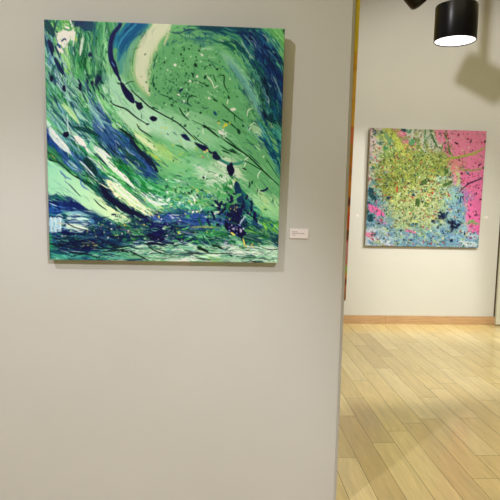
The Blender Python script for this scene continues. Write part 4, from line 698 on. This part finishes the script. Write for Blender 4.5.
seams = sorted(on_floor(p, 500).x for p in (349.5, 378.2, 407, 434.5, 463, 491.5))
bw = (seams[-1]-seams[0])/5
x_ref = seams[0]
rng = random.Random(11)
fixed = {0: [on_floor(345, 456).y, on_floor(355, 442).y+.0], 1: [on_floor(375, 475).y], }
cols_ = [(228, 206, 152), (224, 201, 145), (231, 210, 158), (221, 197, 142), (226, 203, 146), (233, 213, 163)]
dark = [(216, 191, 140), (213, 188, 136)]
bm = bmesh.new(); cl = bm.loops.layers.float_color.new('board')
i0 = int((XL-x_ref)/bw)-1; i1 = int((XR-x_ref)/bw)+1
g = .0011
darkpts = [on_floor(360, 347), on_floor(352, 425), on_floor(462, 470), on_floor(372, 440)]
for i in range(i0, i1+1):
    xa = max(x_ref+i*bw, XL); xb = min(x_ref+(i+1)*bw, XR)
    if xb-xa < .01: continue
    y = YB-rng.random()
    while y < DF:
        L = rng.uniform(.55, 1.35); y2 = y+L
        ya = max(y, YB); yb = min(y2, DF)
        if yb-ya > .003:
            c = cols_[rng.randrange(6)]
            if rng.random() < .06: c = dark[rng.randrange(2)]
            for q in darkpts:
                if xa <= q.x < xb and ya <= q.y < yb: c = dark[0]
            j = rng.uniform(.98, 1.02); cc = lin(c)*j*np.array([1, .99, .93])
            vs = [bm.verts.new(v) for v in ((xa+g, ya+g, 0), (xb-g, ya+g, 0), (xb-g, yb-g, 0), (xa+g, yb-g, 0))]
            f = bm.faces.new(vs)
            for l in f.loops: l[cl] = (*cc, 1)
            # bevelled board sides running down into the joint
        y = y2
fl = obj('floor', bm, fm)
bm2 = bmesh.new(); bm2.from_mesh(fl.data)
me = fl.data; me.materials.append(M_gap)
box(bm2, XL-.12, XR+.12, YB-.12, DF+.12, -.06, -.0008)
bm2.to_mesh(me); bm2.free()
nb = len(me.polygons)
for p in list(me.polygons)[nb-6:]: p.material_index = 1
struct(fl)

# baseboard: two lengths butted together, with a slightly eased top edge
bh = on_y(420, 316, DF-.014).z
xj = on_y(385, 320, DF).x
bm = bmesh.new()
box(bm, SX-.5, xj-.001, DF-.014, DF, .0, bh, bev=.002); box(bm, xj+.001, on_y(494, 320, DF).x+.004, DF-.014, DF, .0, bh, bev=.002)
struct(obj('baseboard_back', bm, M_base))

# flat white panel at the far right standing a little proud of the far wall
px0 = on_y(495.3, 320, DF-.03).x
struct(boxobj('trim_1', M_panel, (px0, px0+1.3, DF-.05, DF-.012, .012, 3.2), bev=.003))
struct(boxobj('gap_shadow_strip', M_gap, (px0-.012, px0+.001, DF-.012, DF, 0, 3.2)))  # dark strip standing in for the shadow in the gap beside the panel

# ------------------------------------------------------------------ paintings
def painting(name, label, loc, size, T, lean, img, side=None, rotz=0, group='abstract paintings on the walls'):
    t = thing(name, label, 'painting', loc, None)
    t.rotation_euler = (lean, 0, rotz)
    cv = canvas_mesh('canvas', size[0], size[1], T, img, M_paint, t, side)
    w = .04
    bm = bmesh.new()
    box(bm, .004, size[0]-.004, .0005, .008, 0.004, w); box(bm, .004, size[0]-.004, .0005, .008, size[1]-w, size[1]-.004)
    box(bm, .004, w, .0005, .008, w, size[1]-w); box(bm, size[0]-w, size[0]-.004, .0005, .008, w, size[1]-w)
    obj('stretcher_frame', bm, M_wood, t)
    return t

x0, x1, z0, z1 = -.7542, .2526, 1.2101, 2.2196
T1 = .034
painting('abstract_painting', 'large square canvas of swirling green, navy and white waves on the near wall', (x0, DP-.0085, z0), (x1-x0, z1-z0), T1, .026, IMG1)
a0, a1, b0, b1 = 1.7093, 3.1007, .9565, 2.3429
painting('abstract_painting', 'square pink, lime and blue speckled canvas on the far cream wall', (a0, DF-.009, b0), (a1-a0, b1-b0), .034, .015, IMG2, side=lin((196, 182, 156)))
# canvas on the end face of the partition, seen edge on
ys, zb = 2.497, on_y(345, 300.5, 2.5).z
t3 = painting('abstract_painting', 'canvas with yellow and orange edge seen edge-on past the near wall corner', (SX+.0085, ys, zb), (.95, 1.9), .0195, .0085, IMG3, rotz=math.pi/2)

# ------------------------------------------------------------------ label cards
def card(label, x0, x1, z0, z1, y, t=.004, lines=True):
    k = thing('label_card', label, 'label', ((x0+x1)/2, y, z0))
    w = x1-x0; h = z1-z0
    obj('card', box(bmesh.new(), -w/2, w/2, -t, .0008, 0, h, bev=.0006), M_card, k)
    if lines:
        bm = bmesh.new(); s = w/.085; r = random.Random(3)
        for row, (a, b_, th) in enumerate(((-.032, -.008, .0028), (-.032, .024, .0020), (-.032, -.016, .0020))):
            x = a*s; zc = h*(.68-row*.17)
            while x < b_*s:
                ww = r.uniform(.004, .010)*s; e = min(x+ww, b_*s)
                box(bm, x, e, -t-.0004, -t+.0001, zc-th*s/2, zc+th*s/2); x = e+.0016*s
        obj('printed_text', bm, M_ink, k)
    return k
p0 = on_y(289.6, 238.2, DP); p1 = on_y(308.4, 229.2, DP)
card('small white title card on the near wall beside the green painting', p0.x, p1.x, p0.z, p1.z+.001, DP, t=.005)
p0 = on_y(483.4, 218.4, DF); p1 = on_y(488.0, 216.2, DF)
card('tiny white card on the far wall right of the pink painting', p0.x, p1.x, p0.z, p1.z, DF)
p0 = on_y(355.8, 216.4, DF); p1 = on_y(358.8, 214.4, DF)
card('tiny white card on the far wall left of the pink painting', p0.x, p1.x, p0.z, p1.z, DF)

# ------------------------------------------------------------------ lamps
em = bpy.data.materials.new('lamp_glow'); em.use_nodes = True
eb = em.node_tree.nodes['Principled BSDF']; eb.inputs['Emission Color'].default_value = (1, .97, 1, 1); eb.inputs['Emission Strength'].default_value = 2.2
eb.inputs['Base Color'].default_value = (.9, .9, .9, 1)

def lamp_can(name, label, axis_pt, r, h, direction, stem_top, stem_r=.006, glow=True, cat='lamp', rim=.0015):
    """axis_pt = centre of the open mouth; direction = unit vector the mouth faces"""
    t = thing(name, label, cat, axis_pt)
    q = Vector((0, 0, -1)).rotation_difference(Vector(direction))
    wl = .004
    prof = [(r-max(wl, rim), .010), (r-max(wl, rim), .001), (r-max(wl*.6, rim), 0), (r-rim*.62, rim*.08), (r-rim*.3, rim*.3), (r-rim*.08, rim*.62), (r, rim), (r, h-.004), (r-.001, h-.001), (r-.004, h), (0, h)]
    bm = lathe(bmesh.new(), prof, 96); s = obj('lamp_housing', bm, M_black, t, smooth=True)
    s.rotation_mode = 'QUATERNION'; s.rotation_quaternion = q
    for p in s.data.polygons: p.use_smooth = len(p.vertices) == 4
    s.data.set_sharp_from_angle(angle=math.radians(40))
    if glow:
        bm = lathe(bmesh.new(), [(0, .004), (r-max(wl, rim)+.0005, .004), (r-max(wl, rim)+.0005, .007), (0, .007)], 96)
        d = obj('diffuser', bm, em, t); d.rotation_mode = 'QUATERNION'; d.rotation_quaternion = q
    top = q @ Vector((0, 0, h)) if abs(direction[2]) > .9 else q @ Vector((0, 0, h*.5))
    L = stem_top-(axis_pt[2]+top.z)
    bm = lathe(bmesh.new(), [(0, -.002), (stem_r, -.002), (stem_r, L), (0, L)], 16)
    o = obj('stem', bm, M_black, t, smooth=False); o.location = top
    bm = lathe(bmesh.new(), [(0, L-.03), (.05, L-.03), (.055, L-.02), (.055, L), (0, L)], 32)
    o = obj('ceiling_rose', bm, M_black, t); o.location = top
    return t

LY = 2.2
pc = on_y(454.9, 41.5, LY)
kk = (pc-CAM).dot(fw)/F
rl = 20.3*kk
lamp_can('pendant_lamp', 'black cylindrical pendant lamp with glowing white underside at top right', pc, rl, 32.6*kk/math.cos(.3), (0, 0, -1), H, stem_r=.004)
pt = on_y(424, 1.5, 2.5)
lamp_can('spot_lamp', 'dark tilted spotlight just poking into the top edge beside the pendant lamp', pt, .062, .17, Vector((.72, .12, -.68)).normalized(), H, rim=.02)

# a third lamp hangs above the picture frame and throws the large shadow at the top right of the far wall
SRC = Vector((2.4, 2.0, 3.55))
Pm = on_y(484, 74, DF)
fr = .34
Oc = SRC+(Pm-SRC)*fr
sa = on_y(470, 51, DF); sb = on_y(454, 83, DF); sc_ = on_y(492, 104, DF)
ax = (sb-sc_); ax = ax.normalized()
mouth = SRC+((sa+sb)/2-SRC)*fr
lamp_can('spot_lamp', 'black tilted spotlight above the view, casting the boxy shadow at top right', mouth, (sa-sb).length*fr/2, .19, ax, H, stem_r=.022, glow=False)

# ------------------------------------------------------------------ lights
def light(name, kind, loc, energy, color, target=None, **kw):
    l = bpy.data.lights.new(name, kind); l.energy = energy; l.color = color
    for k, v in kw.items(): setattr(l, k, v)
    o = bpy.data.objects.new(name, l); COL.objects.link(o); o.location = loc
    if target is not None:
        o.rotation_euler = (Vector(target)-Vector(loc)).to_track_quat('-Z', 'Y').to_euler()
    return o
amb = (1, .935, .58)
light('track_spot_near_wall', 'SPOT', (-1.6, .2, 3.7), 192, (1, .97, 1), (.35, 2.4, -2.3), spot_size=1.82, spot_blend=.657, shadow_soft_size=.02)
light('track_spot_near_wall_low', 'SPOT', (1.5, -1.8, 3.7), 590, (1, .97, 1), (-1.22, 2.4, -.60), spot_size=.75, spot_blend=.55, shadow_soft_size=.12)
light('track_spot_far_wall', 'SPOT', SRC, 288, (1, .97, .96), (2.6, 6.2, 2.1), spot_size=1.06, spot_blend=.6, shadow_soft_size=.03)
light('track_spot_far_floor', 'SPOT', (3.7, 3.37, 3.6), 330, (1, .98, .90), (1.05, 5.93, .02), spot_size=.955, spot_blend=.3, shadow_soft_size=.03)
light('fill_spot_far_wall_low', 'SPOT', (2.7, 3.3, 3.7), 400, (1, 1, .85), (2.1, 6.29, .1), spot_size=1.0, spot_blend=1, shadow_soft_size=.03)  # added fill spot, no fixture: lifts the lower far wall
light('pendant_downlight', 'SPOT', pc-Vector((0, 0, .004)), 112, (1, .96, .9), (2.3, 3.9, 0), spot_size=1.7, spot_blend=1, shadow_soft_size=.08)
light('ambient_fill_front', 'AREA', (.2, .2, 3.85), 31, amb, (.2, .2, 0), shape='RECTANGLE', size=3.5, size_y=3)  # added ambient fill for the near room, no ceiling panel behind it
light('ambient_fill_far', 'AREA', (2.4, 4.2, 3.85), 29, amb, (2.4, 4.2, 0), shape='RECTANGLE', size=3, size_y=2.5)  # same kind of added soft fill, over the far floor


w = bpy.data.worlds.new('world'); SC.world = w; w.use_nodes = True
w.node_tree.nodes['Background'].inputs[0].default_value = (1, .92, .7, 1)
w.node_tree.nodes['Background'].inputs[1].default_value = .1
vs = SC.view_settings
vs.view_transform = 'Standard'; vs.look = 'None'; vs.gamma = 1; vs.exposure = 0; vs.use_curve_mapping = False
